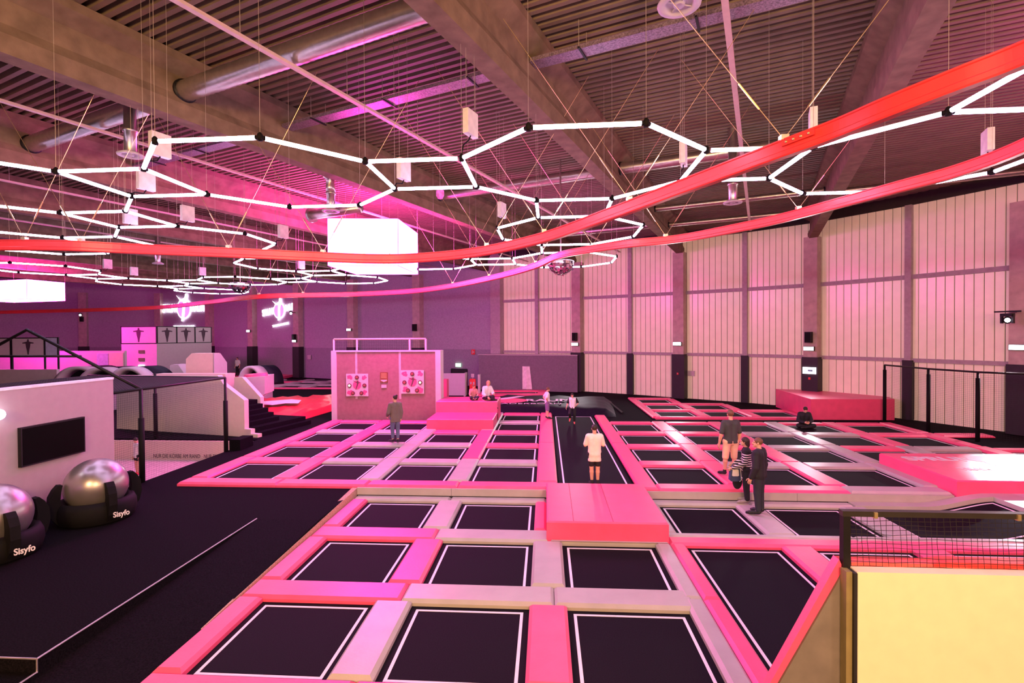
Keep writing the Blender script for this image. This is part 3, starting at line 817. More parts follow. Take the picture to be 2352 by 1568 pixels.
# step wall between the courts
for i, (x0, x1, nmx) in enumerate(((-4.95, -2.45, 'left half, left of the pink box'), (-2.45, 0.0, 'between left half and pink box'), (2.45, 6.2, 'right of the pink box, towards the couple'), (6.2, 9.9, 'right end, behind the man in black'))):
    mb = MB(); mb.box(x0 + .004, x1 - .004, 13.05, 13.115, -.165, .02); o = mb.build('step_padding', GREY)
    tag(o, 'low khaki grey padded step wall, %s' % nmx, 'padding', 'padded step wall pieces')
mb = MB(); mb.box(-4.95, 9.9, 13.05, 13.115, -.9, -.17); struct(mb.build('wall_step', CLAD))
# banked trampoline at the right end
def zb(x): s = min(1, max(0, (x - 9.0) / 1.6)); return LOW + .26 * s * s * (3 - 2 * s)
o = thing('banked_trampoline', 'black trampoline curving up at its right end beside the pink platform', 'trampoline', (9.1, 11.8, LOW))
def curved(x0, x1, y0, y1, dz, th, n=16):
    mb = MB(); vs = []; fs = []
    for i in range(n + 1):
        x = x0 + (x1 - x0) * i / n; z = zb(x) + dz
        vs += [(x, y0, z), (x, y1, z), (x, y1, z - th), (x, y0, z - th)]
    for i in range(n):
        for j in range(4): fs.append((4 * i + j, 4 * i + (j + 1) % 4, 4 * i + 4 + (j + 1) % 4, 4 * i + 4 + j))
    fs += [(3, 2, 1, 0), tuple(range(4 * n, 4 * n + 4))]
    mb.add(vs, fs); return mb
X0, X1, Y0, Y1 = gx(3), 10.45, ly(1) - WB, ly(1)
curved(X0 - IN, X1 + IN, Y0 - IN, Y1 + IN, 0, .02).build('bed', BED, o)
mb = curved(X0, X1, Y1 - .045, Y1, .004, .003); mb2 = curved(X0, X1, Y0, Y0 + .045, .004, .003)
mb.add(mb2.v, mb2.f)
mb3 = curved(X0, X0 + .045, Y0, Y1, .004, .003, 1); mb.add(mb3.v, mb3.f)
mb3 = curved(X1 - .045, X1, Y0, Y1, .004, .003, 1); mb.add(mb3.v, mb3.f)
mb.build('border_stripe', LINE, o)
mb = curved(gx(2) + PT - .3, 11.2, Y1 + IN, 13.04, .11, .12); tag(mb.build('padding_strip', GREY), 'grey padding strip rising up behind the banked trampoline', 'padding', 'grey padding strips of the courts')
mb = curved(X1 + IN, 11.2, Y0 - IN, Y1 + IN, .11, .12); tag(mb.build('padding_strip', GREY), 'grey padding strip on the raised right end of the banked trampoline', 'padding', 'grey padding strips of the courts')
mb = curved(11.2, 14.6, 10.0, 13.04, .11, .12, 4); tag(mb.build('padding_strip', WHITE), 'white topped padding right of the banked trampoline, at picture edge', 'padding')  # grey pad coloured white, the light on it put into the colour
# ---- back corner court
court = 'back corner court'
bx = lambda k: 5.03 + .50 + (k - 1) * 2.36
by = lambda r: 24.35 + .36 + 1.75 + (r - 1) * 2.40
for r in (1, 2, 3):
    n = 4 - r
    for k in range(1, n + 1):
        trampoline(bx(k), by(r), 0, 'black trampoline, %s row of the %s, %s from left' % (ROWN[r], court, ORD[k - 1]), group='trampolines of the back corner court')
        pad(bx(k) + WB + IN, bx(k) + WB + (.60 if k < n else .5), by(r) - WB - IN, by(r) + IN, 0, p_, 'pink padding strip right of the %s trampoline, %s row, back corner court' % (ORD[k - 1], ROWN[r]), h=.09)
        pad(bx(k) - IN - .3, bx(k) + WB + .40, by(r) + IN, by(r) + IN + .50, 0, p_, 'pink padding strip behind the %s trampoline, %s row, back corner court' % (ORD[k - 1], ROWN[r]), h=.08)
        if r == 1: pad(bx(k) - IN - .3, bx(k) + WB + .40, 24.35, by(1) - WB - IN, ZF, p_, 'pink padding strip in front of the %s trampoline, back corner court' % ORD[k - 1], h=.11)
    pad(5.03, bx(1) - IN, by(r) - WB - IN - .2, by(r) + IN + .5, 0, p_, 'pink padding strip on the left edge, %s row, back corner court' % ROWN[r], h=.095)
# ---- distant court beyond the red air cushion
court = 'distant court'
fx = lambda k: -23.3 + (k - 1) * 2.6
fy = lambda r: 39.6 + (r - 1) * 2.6
for r in (1, 2, 3):
    for k in (1, 2, 3):
        trampoline(fx(k), fy(r), 0, 'black trampoline, %s row of the %s, %s from left' % (ROWN[r], court, ORD[k - 1]), group='trampolines of the distant court')
        pad(fx(k) + WB + IN, fx(k) + 2.6 - IN, fy(r) - WB - IN, fy(r) + IN, 0, g, 'grey padding strip right of the %s trampoline, %s row, distant court' % (ORD[k - 1], ROWN[r]), h=.09)
        m = p_ if r == 1 or (r, k) == (3, 1) else g
        pad(fx(k) - IN, fx(k) + 2.6 - IN, fy(r) - 2.6 + IN if r > 1 else fy(1) - WB - .7, fy(r) - WB - IN, 0, m, '%s padding strip in front of the %s trampoline, %s row, distant court' % ('pink' if m is p_ else 'grey', ORD[k - 1], ROWN[r]), h=.08)
    pad(fx(1) - .9, fx(1) - IN, fy(r) - WB - .9, fy(r) + IN, 0, g, 'grey padding strip on the left edge, %s row, distant court' % ROWN[r], h=.09)
# ---- pink framed trampoline behind the black air cushion
q0, q1 = P(1095, 907, .08), P(1255, 907, .08); qb = P(1110, 895, .08).y
WBED = mat('pale_mat', (.75, .66, .70), .6)
o = trampoline(q0.x + .9, qb - .8, 0, 'black trampoline with wide pink frame behind the black air cushion', w=q1.x - q0.x - 1.6, l=1.2)
mb = MB(); mb.box(-(q1.x - q0.x - 1.6) / 2 + .1, (q1.x - q0.x - 1.6) / 2 - .1, -.55, .55, .005, .03); mb.build('pale_mat', WBED, o)
pad(q0.x, q1.x, q0.y, qb - 2.1, 0, p_, 'pink padding strip nearest to the black air cushion, behind it')
pad(q0.x, q1.x, qb - .7, qb, 0, p_, 'pink padding strip at the foot of the grey store room')
pad(q0.x, q0.x + .8, qb - 2.1, qb - .7, 0, p_, 'pink padding strip left end, behind the black air cushion')
pad(q1.x - .6, q1.x, qb - 2.1, qb - .7, 0, p_, 'pink padding strip right end, behind the black air cushion')

# ================================================================== FOAM BLOCKS AND CUSHIONS
def rbox(mb, x0, x1, y0, y1, z0, z1, c=.03):
    r = lambda e, z: [(x0 + e, y0 + e, z), (x1 - e, y0 + e, z), (x1 - e, y1 - e, z), (x0 + e, y1 - e, z)]
    vs = r(0, z0) + r(0, z1 - c) + r(c, z1); fs = [(3, 2, 1, 0), (8, 9, 10, 11)]
    for k in range(2):
        for i in range(4): fs.append((4 * k + i, 4 * k + (i + 1) % 4, 4 * k + 4 + (i + 1) % 4, 4 * k + 4 + i))
    return mb.add(vs, fs)
mb = MB(); rbox(mb, 0.0, 2.45, 10.38, 13.10, LOW + .02, .20); o = mb.build('foam_landing_block', PINK)
tag(o, 'low pink foam landing block at the near end of the long runway', 'foam block')
mb = MB()
for x in (.55, 1.35): mb.tube([(x, 10.42, .203), (x + .02, 13.05, .203)], .006, 5)
mb.build('seam', mat('pink_seam', (.55, .03, .10), .5), o)
# two step block
t = thing('stepped_block', 'pink two-step foam block on which two people sit', 'foam block', (-3.5, 22.5, 0))
mb = MB(); rbox(mb, -4.96, -2.18, 20.98, 23.2, ZF + .03, .50); mb.build('lower_step', PINK, t)
mb = MB(); rbox(mb, -4.96, -2.18, 22.85, 24.6, ZF + .03, 1.0); mb.build('upper_step', PINK, t)
# platform with white print
t = thing('foam_platform', 'large pink foam platform with glaring white print, at right picture edge', 'foam block', (12.4, 14.6, -.2))
mb = MB(); rbox(mb, 9.93, 15.2, 13.02, 15.92, -.28, .40); mb.build('block', PINK, t)
GL = mat('glossy_white_print', (.9, .86, .88), .22, var=.02)
text('print', 'SPRUNG', .62, (11.35, 15.2, .405), (1, .0, 0), (0, 1, 0), GL, t, .002, bold=.02)
text('print', 'TRAMPOLINPARK', .30, (12.0, 14.1, .405), (1, 0, 0), (0, 1, 0), GL, t, .002, bold=.01)
mb = MB()
for c, rx_, ry_ in (((13.3, 14.6), 1.3, .95), ((12.7, 15.2), .8, .45), ((14.0, 14.1), 1.0, .7)):
    mb.prism([(c[0] + rx_ * math.cos(2 * PI * k / 28), c[1] + ry_ * math.sin(2 * PI * k / 28), .402 + .001 * rx_) for k in range(28)], (0, 0, .003))
mb.build('emblem', GL, t)
# pink wedge behind the right court
q0, q1, q2 = (12.45, 28.6), (12.25, 24.5), (15.95, 24.55)
zt = lambda x, y, p: CAM.z - (y - 0) * 0
mb = MB(); h1 = .93
mb.hexa([(12.25, 24.5, ZF), (15.95, 24.5, ZF), (16.9, 27.4, ZF), (12.5, 28.7, ZF)], [(12.25, 24.5, h1), (15.95, 24.5, h1), (16.9, 27.4, h1 + .02), (12.5, 28.7, h1 + .02)])
tag(mb.build('foam_platform', PINK), 'pink foam platform at the foot of the cream facade behind the cross-legged man', 'foam block')
# black air cushion with print
def cushion(name, label, cs, z1, m, sag=.12, n=14, wr=.05, seed=1):
    rng = random.Random(seed); mb = MB(); vs = []; fs = []
    A, B, Cc, D = [Vector((*c, 0)) for c in cs]
    for i in range(n + 1):
        for j in range(n + 1):
            u, v = i / n, j / n
            p = A * (1 - u) * (1 - v) + B * u * (1 - v) + Cc * u * v + D * (1 - u) * v
            e = min(u, 1 - u, v, 1 - v) * n
            z = z1 * (0 if e < .5 else (.82 if e < 1.5 else 1)) + (rng.uniform(-wr, wr) if e > .5 else 0)
            vs.append((p.x, p.y, z + ZF + .005))
    for i in range(n):
        for j in range(n): fs.append((i * (n + 1) + j, (i + 1) * (n + 1) + j, (i + 1) * (n + 1) + j + 1, i * (n + 1) + j + 1))
    mb.add(vs, fs)
    mb.add([(*c, ZF + .004) for c in cs], [(3, 2, 1, 0)])
    return mb
t = thing('air_cushion', 'black air cushion with white lettering beyond the end of the runway', 'air cushion', (0, 29, ZF))
BAG = mat('black_tarpaulin', (0.010, 0.008, 0.017), .6, spec=.2, var=.2, bump=.3, bscale=6)
cushion('', '', [(-3.3, 25.75), (3.4, 25.0), (3.9, 30.6), (-3.3, 31.6)], .38, BAG, seed=4).build('cushion_body', BAG, t, True)
text('lettering', 'RAUM', 1.25, (.15, 27.9, .41), (1, .02, 0), (0, 1, 0), LINE, t, .002, bold=.03, sx=.75)
text('lettering', 'PADERBORN', .48, (-.9, 26.55, .41), (1, .02, 0), (0, 1, 0), LINE, t, .002, sx=1.25)
mb = MB(); mb.prism([(-2.1 + 1.1 * math.cos(2 * PI * k / 24), 27.7 + 1.0 * math.sin(2 * PI * k / 24), .42) for k in range(24)], (0, 0, .004)); mb.build('pink_emblem', PINK, t)
mb = MB(); mb.prism([(-3.0, 27.6, .43), (-2.0, 28.3, .43), (-1.2, 29.5, .43), (-1.6, 29.6, .43), (-2.2, 28.9, .43), (-3.0, 28.2, .43)], (0, 0, .004)); mb.build('white_figure', LINE, t)
mb = MB(); mb.tube([P(1386, 912, .03), P(1430, 948, .03)], .05, 6); mb.build('edge_tube', BLACK, t)
# red air cushion at left
t = thing('air_cushion', 'large wrinkled red air cushion with white print, left of the target wall', 'air cushion', (-14, 28, ZF))
a, b, c, d = P(610, 992, .1), P(775, 935, .1), P(775, 902, .3), P(590, 908, .3)
cushion('', '', [(a.x - .6, a.y), (b.x, b.y), (c.x, c.y), (d.x, d.y)], .30, RED, n=16, wr=.07, seed=9).build('cushion_body', mat('red_tarpaulin', (.85, .02, .06), .45, var=.15, vscale=2, bump=.3, bscale=5), t, True)
c0 = P(640, 925, .42)
mb = MB(); pl = [P(x, y, .42) for x, y in ((598, 928), (625, 930), (655, 926), (685, 926), (692, 919), (670, 917), (640, 919), (600, 922))]; mb.prism(pl, (0, 0, .01)); mb.build('white_print', LINE, t)

# ================================================================== TARGET WALL
t = thing('target_wall', 'tall free-standing reddish wall with white edges and two target boards', 'wall', (-7.5, 23.7, 0))
TW = mat('target_wall_cover', (.27, .155, .145), .8, var=.1, vscale=6)
mb = MB(); mb.box(-9.9, -5.15, 23.68, 24.1, ZF, 3.22); mb.build('front_panel', TW, t)
mb = MB(); mb.box(-10.15, -4.9, 24.1, 24.3, ZF, 3.28); mb.box(-10.15, -9.9, 23.62, 24.1, ZF, 3.28); mb.box(-5.15, -4.9, 23.62, 24.1, ZF, 3.28); mb.box(-9.9, -5.15, 23.62, 24.1, 3.22, 3.28); mb.build('white_edge', WHITE, t)
mb = MB()
for x in (-8.95, -6.85): mb.box(x - .05, x + .05, 23.672, 23.68, 1.0, 3.22)
mb.build('joint_strip', mat('joint_pink', (.5, .42, .43), .6), t)
def target(px, py, w, lit, label):
    c = PY(px, py, 23.6); c = Vector((c.x, 23.66, c.z))
    o = thing('target_board', label, 'target board', (c.x, c.y, c.z - w / 2), 'target boards on the reddish wall')
    mb = MB(); mb.box(c.x - w / 2, c.x + w / 2, c.y - .05, c.y, c.z - w / 2, c.z + w / 2); mb.build('board', WHITE, o)
    F = c.y - .052
    disc = lambda m_, x, z, r, y, n=20: m_.prism([(x + r * math.cos(-2 * PI * k / n), y, z + r * math.sin(-2 * PI * k / n)) for k in range(n)], (0, -.006, 0))
    mb = MB(); rng = random.Random(px)
    for sx_, sz_ in ((1, 1), (-1, 1), (-1, -1), (1, -1)):
        for q in range(7):
            rr = w * rng.uniform(.03, .075); ex, ez = w * rng.uniform(.26, .42) , w * rng.uniform(.26, .42)
            disc(mb, c.x + sx_ * ex, c.z + sz_ * ez, rr, F + .003 - .0006 * q, 9)
    mb.build('pink_splashes', PINK, o)
    mb = MB(); disc(mb, c.x, c.z + .0, w * .19, F - .004); mb.build('pink_disc', PINK, o)
    mb = MB()                                             # leaping figure over the disc
    pts = [(-.17, .2), (-.02, .14), (.02, .2), (.06, .19), (.07, .13), (.22, .1), (.08, .09), (.04, -.02), (.0, -.12), (-.04, -.2), (-.07, -.19), (-.03, -.05), (.0, .08), (-.16, .18)]
    mb.prism([(c.x + a * w, F - .011, c.z + b * w) for a, b in pts], (0, -.004, 0)); mb.build('figure', mat('print_dark', (.10, .05, .06), .6), o)
    spots = [(0, .34), (-.34, -.02), (.34, -.02), (-.19, -.36), (.2, -.36)]
    for q, (a, b) in enumerate(spots):
        mb = MB(); x, z = c.x + a * w, c.z + b * w
        mb.lathe((x, F - .01, z), [(0, .035), (.055 * w, .03), (.085 * w, .03), (.095 * w, .0)], 18, 'y'); bt = mb.build('hit_button', mat('button_dark', (.12, .04, .05), .5), o)
        mb = MB(); mb.lathe((x, F - .045, z), [(0, .015), (.045 * w, .012), (.05 * w, 0)], 16, 'y'); mb.build('button_lens', emis('button_lit', (1, .75, .3), 2.5) if q == lit else mat('button_red', (.35, .08, .08), .4), bt)
target(820, 884, 1.06, 1, 'left target board with five round buttons, its left button lit')
target(947, 877, 1.10, 2, 'right target board with five round buttons, its right button lit')
c = PY(882, 872, 23.66)
t = thing('instruction_sign', 'narrow brown instruction sign between the two target boards', 'sign', (c.x, 23.67, c.z - .38))
mb = MB(); mb.box(c.x - .18, c.x + .18, 23.64, 23.68, c.z - .12, c.z + .36); mb.build('panel', mat('sign_brown', (.22, .09, .04), .5), t)
mb = MB(); mb.box(c.x - .12, c.x + .12, 23.63, 23.68, c.z - .38, c.z - .24); mb.build('white_tag', WHITE, t)
mb = MB(); mb.prism([(c.x - .15, 23.636, c.z), (c.x + .15, 23.636, c.z), (c.x + .15, 23.636, c.z - .03), (c.x, 23.636, c.z - .11), (c.x - .15, 23.636, c.z - .03)][::-1], (0, .004, 0)); mb.build('arrow', WHITE, t)
mb = MB()
for k in range(4): mb.box(c.x - .13, c.x + .13, 23.634, 23.64, c.z + .10 + .06 * k, c.z + .12 + .06 * k)
mb.build('text_lines', mat('sign_gold', (.75, .45, .2), .5), t)
# net frame behind the wall
t = thing('net_barrier', 'pale tube frame standing behind the top of the reddish target wall', 'net frame', (-7, 25.2, 0))
pz = PY(765, 779, 25.2).z
xs = [PY(x, 800, 25.2).x for x in (767, 820, 941, 978)]
for x in xs:
    mb = MB(); mb.tube([(x, 25.2, ZF), (x, 25.2, pz)], .05, 8); mb.build('post', CONDUIT, t, True)
mb = MB(); mb.tube([(xs[0], 25.2, pz), (xs[-1], 25.2, pz)], .05, 8); mb.build('top_rail', CONDUIT, t, True)
mb = MB()
for k in range(40):
    x = xs[0] + (xs[-1] - xs[0]) * (k + .5) / 40; mb.tube([(x, 25.2, 3.0), (x, 25.2, pz)], .003, 3, False)
for k in range(5): mb.tube([(xs[0], 25.2, 3.2 + k * .15), (xs[-1], 25.2, 3.2 + k * .15)], .003, 3, False)
mb.build('net', NETM, t)
# black post left of the wall
mb = MB(); mb.box(-10.35, -10.27, 24.6, 24.68, ZF, 2.3); tag(mb.build('post', BLACK), 'thin black post just left of the target wall', 'post')

# ================================================================== STORE ROOM IN THE CORNER, EXIT, EXTINGUISHER
t = thing('store_room', 'low grey store room with pale roof in the corner by the facade', 'store room', (-1.5, 38, 0))
c0, c1 = Vector((-4.92, 37.4, 0)), Vector((2.2, 35.6, 0))
mb = MB(); mb.hexa([(c0.x, c0.y, ZF), (c1.x, c1.y, ZF), (2.3, 36.2, ZF), (-4.3, 39.7, ZF)], [(c0.x, c0.y, 2.50), (c1.x, c1.y, 2.50), (2.3, 36.2, 2.50), (-4.3, 39.7, 2.50)]); mb.build('walls', mat('store_room_grey', (.20, .165, .20), .85, var=.1, vscale=8), t)
mb = MB(); mb.hexa([(c0.x - .05, c0.y - .05, 2.51), (c1.x, c1.y - .05, 2.51), (2.3, 36.2, 2.51), (-4.3, 39.7, 2.51)], [(c0.x - .05, c0.y - .05, 2.56), (c1.x, c1.y - .05, 2.56), (2.3, 36.2, 2.56), (-4.3, 39.7, 2.56)]); mb.build('roof', WHITE, t)
a, b = PN(1200, 868, c0, c1), PN(1217, 868, c0, c1)
top, bot = PN(1208, 841, c0, c1).z, max(ZF + .01, PN(1208, 893, c0, c1).z)
mb = MB(); off = Vector((0, -.10, 0)); n = 9
vs = []
for i in range(n): 
    u = i / (n - 1); pnt = a + (b - a) * u + off + Vector((0, .04 * math.sin(u * 9), 0)); vs += [(pnt.x, pnt.y, top), (pnt.x + .16 * u * u, pnt.y - .03, bot), (pnt.x + .16 * u * u, pnt.y + .03, bot), (pnt.x, pnt.y + .06, top)]
fs = []
for i in range(n - 1):
    for j in range(4): fs.append((4 * i + j, 4 * i + (j + 1) % 4, 4 * i + 4 + (j + 1) % 4, 4 * i + 4 + j))
fs += [(0, 1, 2, 3), (4 * n - 1, 4 * n - 2, 4 * n - 3, 4 * n - 4)]
mb.add(vs, fs); tag(mb.build('fabric_banner', mat('banner_white', (.88, .82, .82), .7), smooth=False), 'narrow white fabric panel hanging on the grey store room wall', 'banner')
# white parapet, pink mat, door, exit sign, extinguisher box
YB = 33.2
a, b, cc = PY(1012, 857, YB), PY(1065, 884, YB), PY(1082, 884, YB)
t = thing('partition', 'low white partition right of the target wall, in front of the exit door', 'partition', (a.x, YB, ZF))
mb = MB(); mb.box(a.x - 1.5, b.x, YB, YB + .12, ZF + .05, a.z); mb.build('panel', WHITE, t)
mb = MB(); mb.box(b.x, b.x + .10, YB - .05, YB + .9, ZF, a.z); mb.build('end_panel', WHITE, t)
q = PY(1022, 893, 29.5)
mb = MB(); mb.box(q.x - .15, q.x + .15, 29.3, 29.9, ZF + .005, PY(1022, 871, 29.5).z); tag(mb.build('foam_mat', PINK), 'upright pink foam mat leaning right of the target wall', 'foam mat')
WP, WQ = VL[1], VL[2]
u_, w_ = inward(WQ, WP)
def onwall(px, py, off=.05): return PN(px, py, WP, WQ) + w_ * off
da, db = onwall(1038, 847), onwall(1073, 847)
t = thing('door_1', 'dark exit door half hidden by the white partition', 'door', (da.x, da.y, ZF)); t['kind'] = 'structure'
mid = (da + db) / 2; L = (db - da).length
mb = MB(); mb.obox((mid.x, mid.y, da.z / 2), u_, w_, (0, 0, 1), L / 2, .03, da.z / 2); mb.build('leaf', mat('door_dark', (.02, .022, .018), .4), t)
mb = MB()
for s in (-1, 1): mb.obox(Vector((mid.x, mid.y, da.z / 2)) + u_ * (s * L / 2), u_, w_, (0, 0, 1), .05, .06, da.z / 2)
mb.obox((mid.x, mid.y, da.z), u_, w_, (0, 0, 1), L / 2, .06, .05); mb.build('door_frame', CLAD, t)
c = onwall(1054, 838, .1)
t = thing('exit_sign', 'lit green and white exit sign above the dark door', 'exit sign', c)
mb = MB(); mb.obox(c, u_, w_, (0, 0, 1), .24, .04, .14); mb.build('housing', emis('exit_green', (.35, .9, .45), 1.6), t)
mb = MB(); mb.obox(c + w_ * .045, u_, w_, (0, 0, 1), .12, .005, .08); mb.build('pictogram', SIGNW, t)
c = onwall(1088, 808, .08)
t = thing('fire_sign', 'small red and white fire sign high on the dark wall', 'sign', c)
mb = MB(); mb.obox(c, u_, w_, (0, 0, 1), .16, .02, .2); mb.build('plate', RED, t)
mb = MB(); mb.obox(c + w_ * .025 - u_ * .05, u_, w_, (0, 0, 1), .025, .005, .13); mb.obox(c + w_ * .025 + u_ * .06, u_, w_, (0, 0, 1), .05, .005, .05); mb.build('pictogram', WHITE, t)
YX = 33.8
a, b = PY(1078, 870, YX), PY(1092, 893, YX)
t = thing('extinguisher_box', 'bright red fire extinguisher box beside the grey store room', 'extinguisher box', ((a.x + b.x) / 2, YX, ZF))
mb = MB(); rbox(mb, a.x, b.x, YX, YX + .35, ZF, a.z, .04); mb.build('box', RED, t)
mb = MB()
for s in (.25, .72): mb.box(a.x + (b.x - a.x) * s - .05, a.x + (b.x - a.x) * s + .05, YX - .01, YX, a.z - .35, a.z - .2)
mb.build('stickers', WHITE, t)
c = PY(1086, 862, YX + .2); mb = MB(); mb.box(c.x - .1, c.x + .1, YX + .1, YX + .13, c.z - .12, c.z + .12); mb.box(c.x - .015, c.x + .015, YX + .13, YX + .16, ZF, c.z + .1)
tag(mb.build('notice', WHITE), 'small white notice above the red extinguisher box', 'notice')
q = PY(1100, 888, 34); mb = MB(); mb.box(q.x - .07, q.x + .07, 34, 34.4, ZF, PY(1100, 860, 34).z); tag(mb.build('guard_post', WHITE), 'short pale post between extinguisher box and grey store room', 'post')

# ================================================================== NEAR BOARDED WALL WITH NET (bottom right)
YW = 5.0
t = thing('boarded_end_wall', 'boarded end wall with cream panel, grey slanted side and red padded rim, lower right', 'wall', (4.4, YW, LOW))
A0 = PY(1966, 1311, YW - .12); A1 = PY(2352, 1314, YW - .12); zt = A0.z
mb = MB(); mb.box(A0.x, 7.6, YW - .14, YW - .02, -.6, zt); mb.build('cream_panel', mat('cream_board', (.90, .75, .53), .6, var=.03), t)
s0, s1 = PY(1938, 1306, YW), PY(1787, 1568, YW)
sl = (s0.x - s1.x) / (s0.z - s1.z); xb = s0.x - sl * (s0.z + .6)
mb = MB(); mb.prism([(xb, YW - .02, -.6), (A0.x - .02, YW - .02, -.6), (A0.x - .02, YW - .02, zt - .01), (s0.x, YW - .02, s0.z)], (0, .10, 0)); mb.build('grey_side', mat('grey_board', (.19, .155, .15), .7), t)
mb = MB(); o0 = PY(1941, 1318, YW - .1); mb.box(o0.x, A0.x - .03, YW - .12, YW - .025, -.6, zt - .01); mb.build('corner_post', mat('olive_board', (.26, .20, .09), .7), t)
mb = MB(); mb.box(A0.x - .032, A0.x - .002, YW - .15, YW - .02, -.6, zt - .01); mb.build('dark_edge_strip', CLAD, t)
e0 = PY(1930, 1284, YW)
mb = MB(); mb.prism([(xb - .05, YW - .0, -.6), (xb - .005, YW - .0, -.6), (s0.x - .003, YW - .0, s0.z), (e0.x - .01, YW - .0, e0.z + .0)], (0, .10, 0)); mb.build('red_slanted_pad', PINK, t)
mb = MB(); mb.sweep([(e0.x + .02, YW + .09, zt - .02), (4.0, YW + .09, zt - .02), (4.4, YW + .09, zt - .017), (7.6, YW + .09, zt - .015)], [(-.085, -.05), (.085, -.05), (.09, 0), (.07, .04), (.03, .055), (-.03, .055), (-.07, .04), (-.09, 0)]); mb.build('red_top_roll', RED, t)
mb = MB(); mb.sweep([(3.62, YW + .08, zt + .005), (3.75, YW + .08, zt + .022), (4.4, YW + .08, zt + .022), (7.6, YW + .08, zt + .027)], [(-.07, -.04), (.07, -.04), (.07, .02), (-.07, .02)]); mb.build('red_cover_flap', RED, t)
t = thing('net_barrier', 'black post and rail with coarse net on top of the boarded end wall', 'net', (4.4, YW, zt))
px = PY(1941, 1240, YW).x; ztop = PY(1941, 1183, YW).z
mb = MB(); mb.box(px - .033, px + .033, YW - .033, YW + .033, zt - .02, ztop); mb.build('post', BLACK, t)
mb = MB(); mb.box(px - .04, 7.6, YW - .035, YW + .035, ztop - .0, ztop + .05); mb.build('top_rail', mat('rail_black', (.03, .024, .022), .35), t)
for x in (PY(2005, 1190, YW).x, PY(2331, 1190, YW).x):
    mb = MB(); mb.box(x - .015, x + .015, YW - .05, YW + .04, ztop - .01, ztop + .045); mb.build('clamp', BRASS, t)
mb = MB(); n = 84; x0, x1 = px + .03, 7.6
for k in range(n):
    x = x0 + (x1 - x0) * k / n
    mb.tube([(x, YW, ztop), (x + .012 * math.sin(k * 1.7), YW - .02, (zt + ztop) / 2), (x + .02, YW - .01, zt)], .0026, 4, False)
for k in range(11):
    z = zt + (ztop - zt) * k / 11
    mb.tube([(x0 + (x1 - x0) * q / 24, YW - .015, z + .006 * math.sin(q * 2.1 + k)) for q in range(25)], .0026, 4, False)
mb.build('net', NETM, t)

# ================================================================== WHITE WALL WITH SCREEN, BALLS
XW = -10.92
t = thing('screen_wall', 'white wall carrying the black screen at the left picture edge', 'wall', (XW, 9.5, ZF))
za, zb_ = PX(262, 868, XW).z, 2.98
ye = PX(262, 1000, XW).y
mb = MB(); mb.box(XW - .15, XW, 5.9, ye, ZF, 2.93); mb.build('panel', mat('screen_wall_paint', (.40, .335, .345), .7, var=.03), t)
mb = MB(); mb.box(XW - .16, XW + .01, 5.9, ye + .01, 2.93, 2.98); mb.build('top_edge', mat('edge_white', (.9, .86, .9), .5), t)
q = [PX(x, y, XW + .08) for x, y in ((48, 982), (195, 957), (195, 1038), (48, 1073))]
ya, yb_ = q[0].y, q[1].y; z0 = (q[2].z + q[3].z) / 2; z1 = (q[0].z + q[1].z) / 2
t = thing('screen', 'large black flat screen hanging on the white wall at left', 'screen', (XW + .08, (ya + yb_) / 2, z0))
mb = MB(); mb.box(XW + .002, XW + .08, ya, yb_, z0, z1); mb.build('casing', BLACK, t)
mb = MB(); mb.box(XW + .081, XW + .084, ya + .03, yb_ - .03, z0 + .03, z1 - .03); mb.build('glass', mat('screen_glass', (.002, .002, .002), .4, spec=.05), t)
q = PX(-4, 952, XW + .15)
t = thing('wall_lamp', 'glowing round wall lamp at the left picture edge beside the screen', 'lamp', q)
mb = MB(); mb.ball(q, .11); mb.build('globe', LAMPW, t, True)
mb = MB(); mb.tube([(XW, q.y, q.z), (q.x - .08, q.y, q.z)], .05, 10); mb.build('base', BLACK, t, True)
SILV = mat('silver_vinyl', (.42, .38, .38), .30, .75, var=.12, vscale=2)
def big_ball(px, py, label, rot):
    c = P(px, py, ZF); R = .60
    t = thing('exercise_ball', label, 'ball', c, 'silver balls in black holders')
    mb = MB(); mb.ball(c + Vector((0, 0, .745)), .585, .585, .585, 36, 22); mb.build('silver_ball', SILV, t, True)
    mb = MB(); mb.lathe(c, [(0, .003), (.64, .003), (.69, .05), (.73, .20), (.72, .36), (.67, .47), (.60, .48), (.52, .38), (.40, .25), (0, .15)], 32); base = mb.build('holder_base', RUBBER, t, True)
    for k in range(4):
        a = rot + k * PI / 2; dr = Vector((math.cos(a), math.sin(a), 0)); w = Vector((-dr.y, dr.x, 0))
        prof = [(.60, .10), (.70, .08), (.80, .22), (.85, .44), (.83, .68), (.76, .82), (.68, .91), (.61, .90), (.635, .76), (.65, .60), (.62, .38)]
        mb = MB(); mb.prism([c + dr * r - w * .075 + Vector((0, 0, z)) for r, z in prof], w * .15); mb.build('holder_horn', RUBBER, t)
    d = Vector((CAM.x - c.x, CAM.y - c.y, 0)).normalized(); d = Matrix.Rotation(math.radians(12), 3, 'Z') @ d
    u = Vector((-d.y, d.x, 0))
    text('lettering', 'Sisyfo', .16, c + d * .80 + Vector((0, 0, .21)) + u * .25, u, (0, 0, 1), LINE, t, .004, bold=.004, sx=.8)
    return t
big_ball(223, 1190, 'large silver ball in black horned holder in front of the white wall', math.radians(-28))
big_ball(-18, 1278, 'second silver ball in black holder, cut by the left picture edge', math.radians(-20))

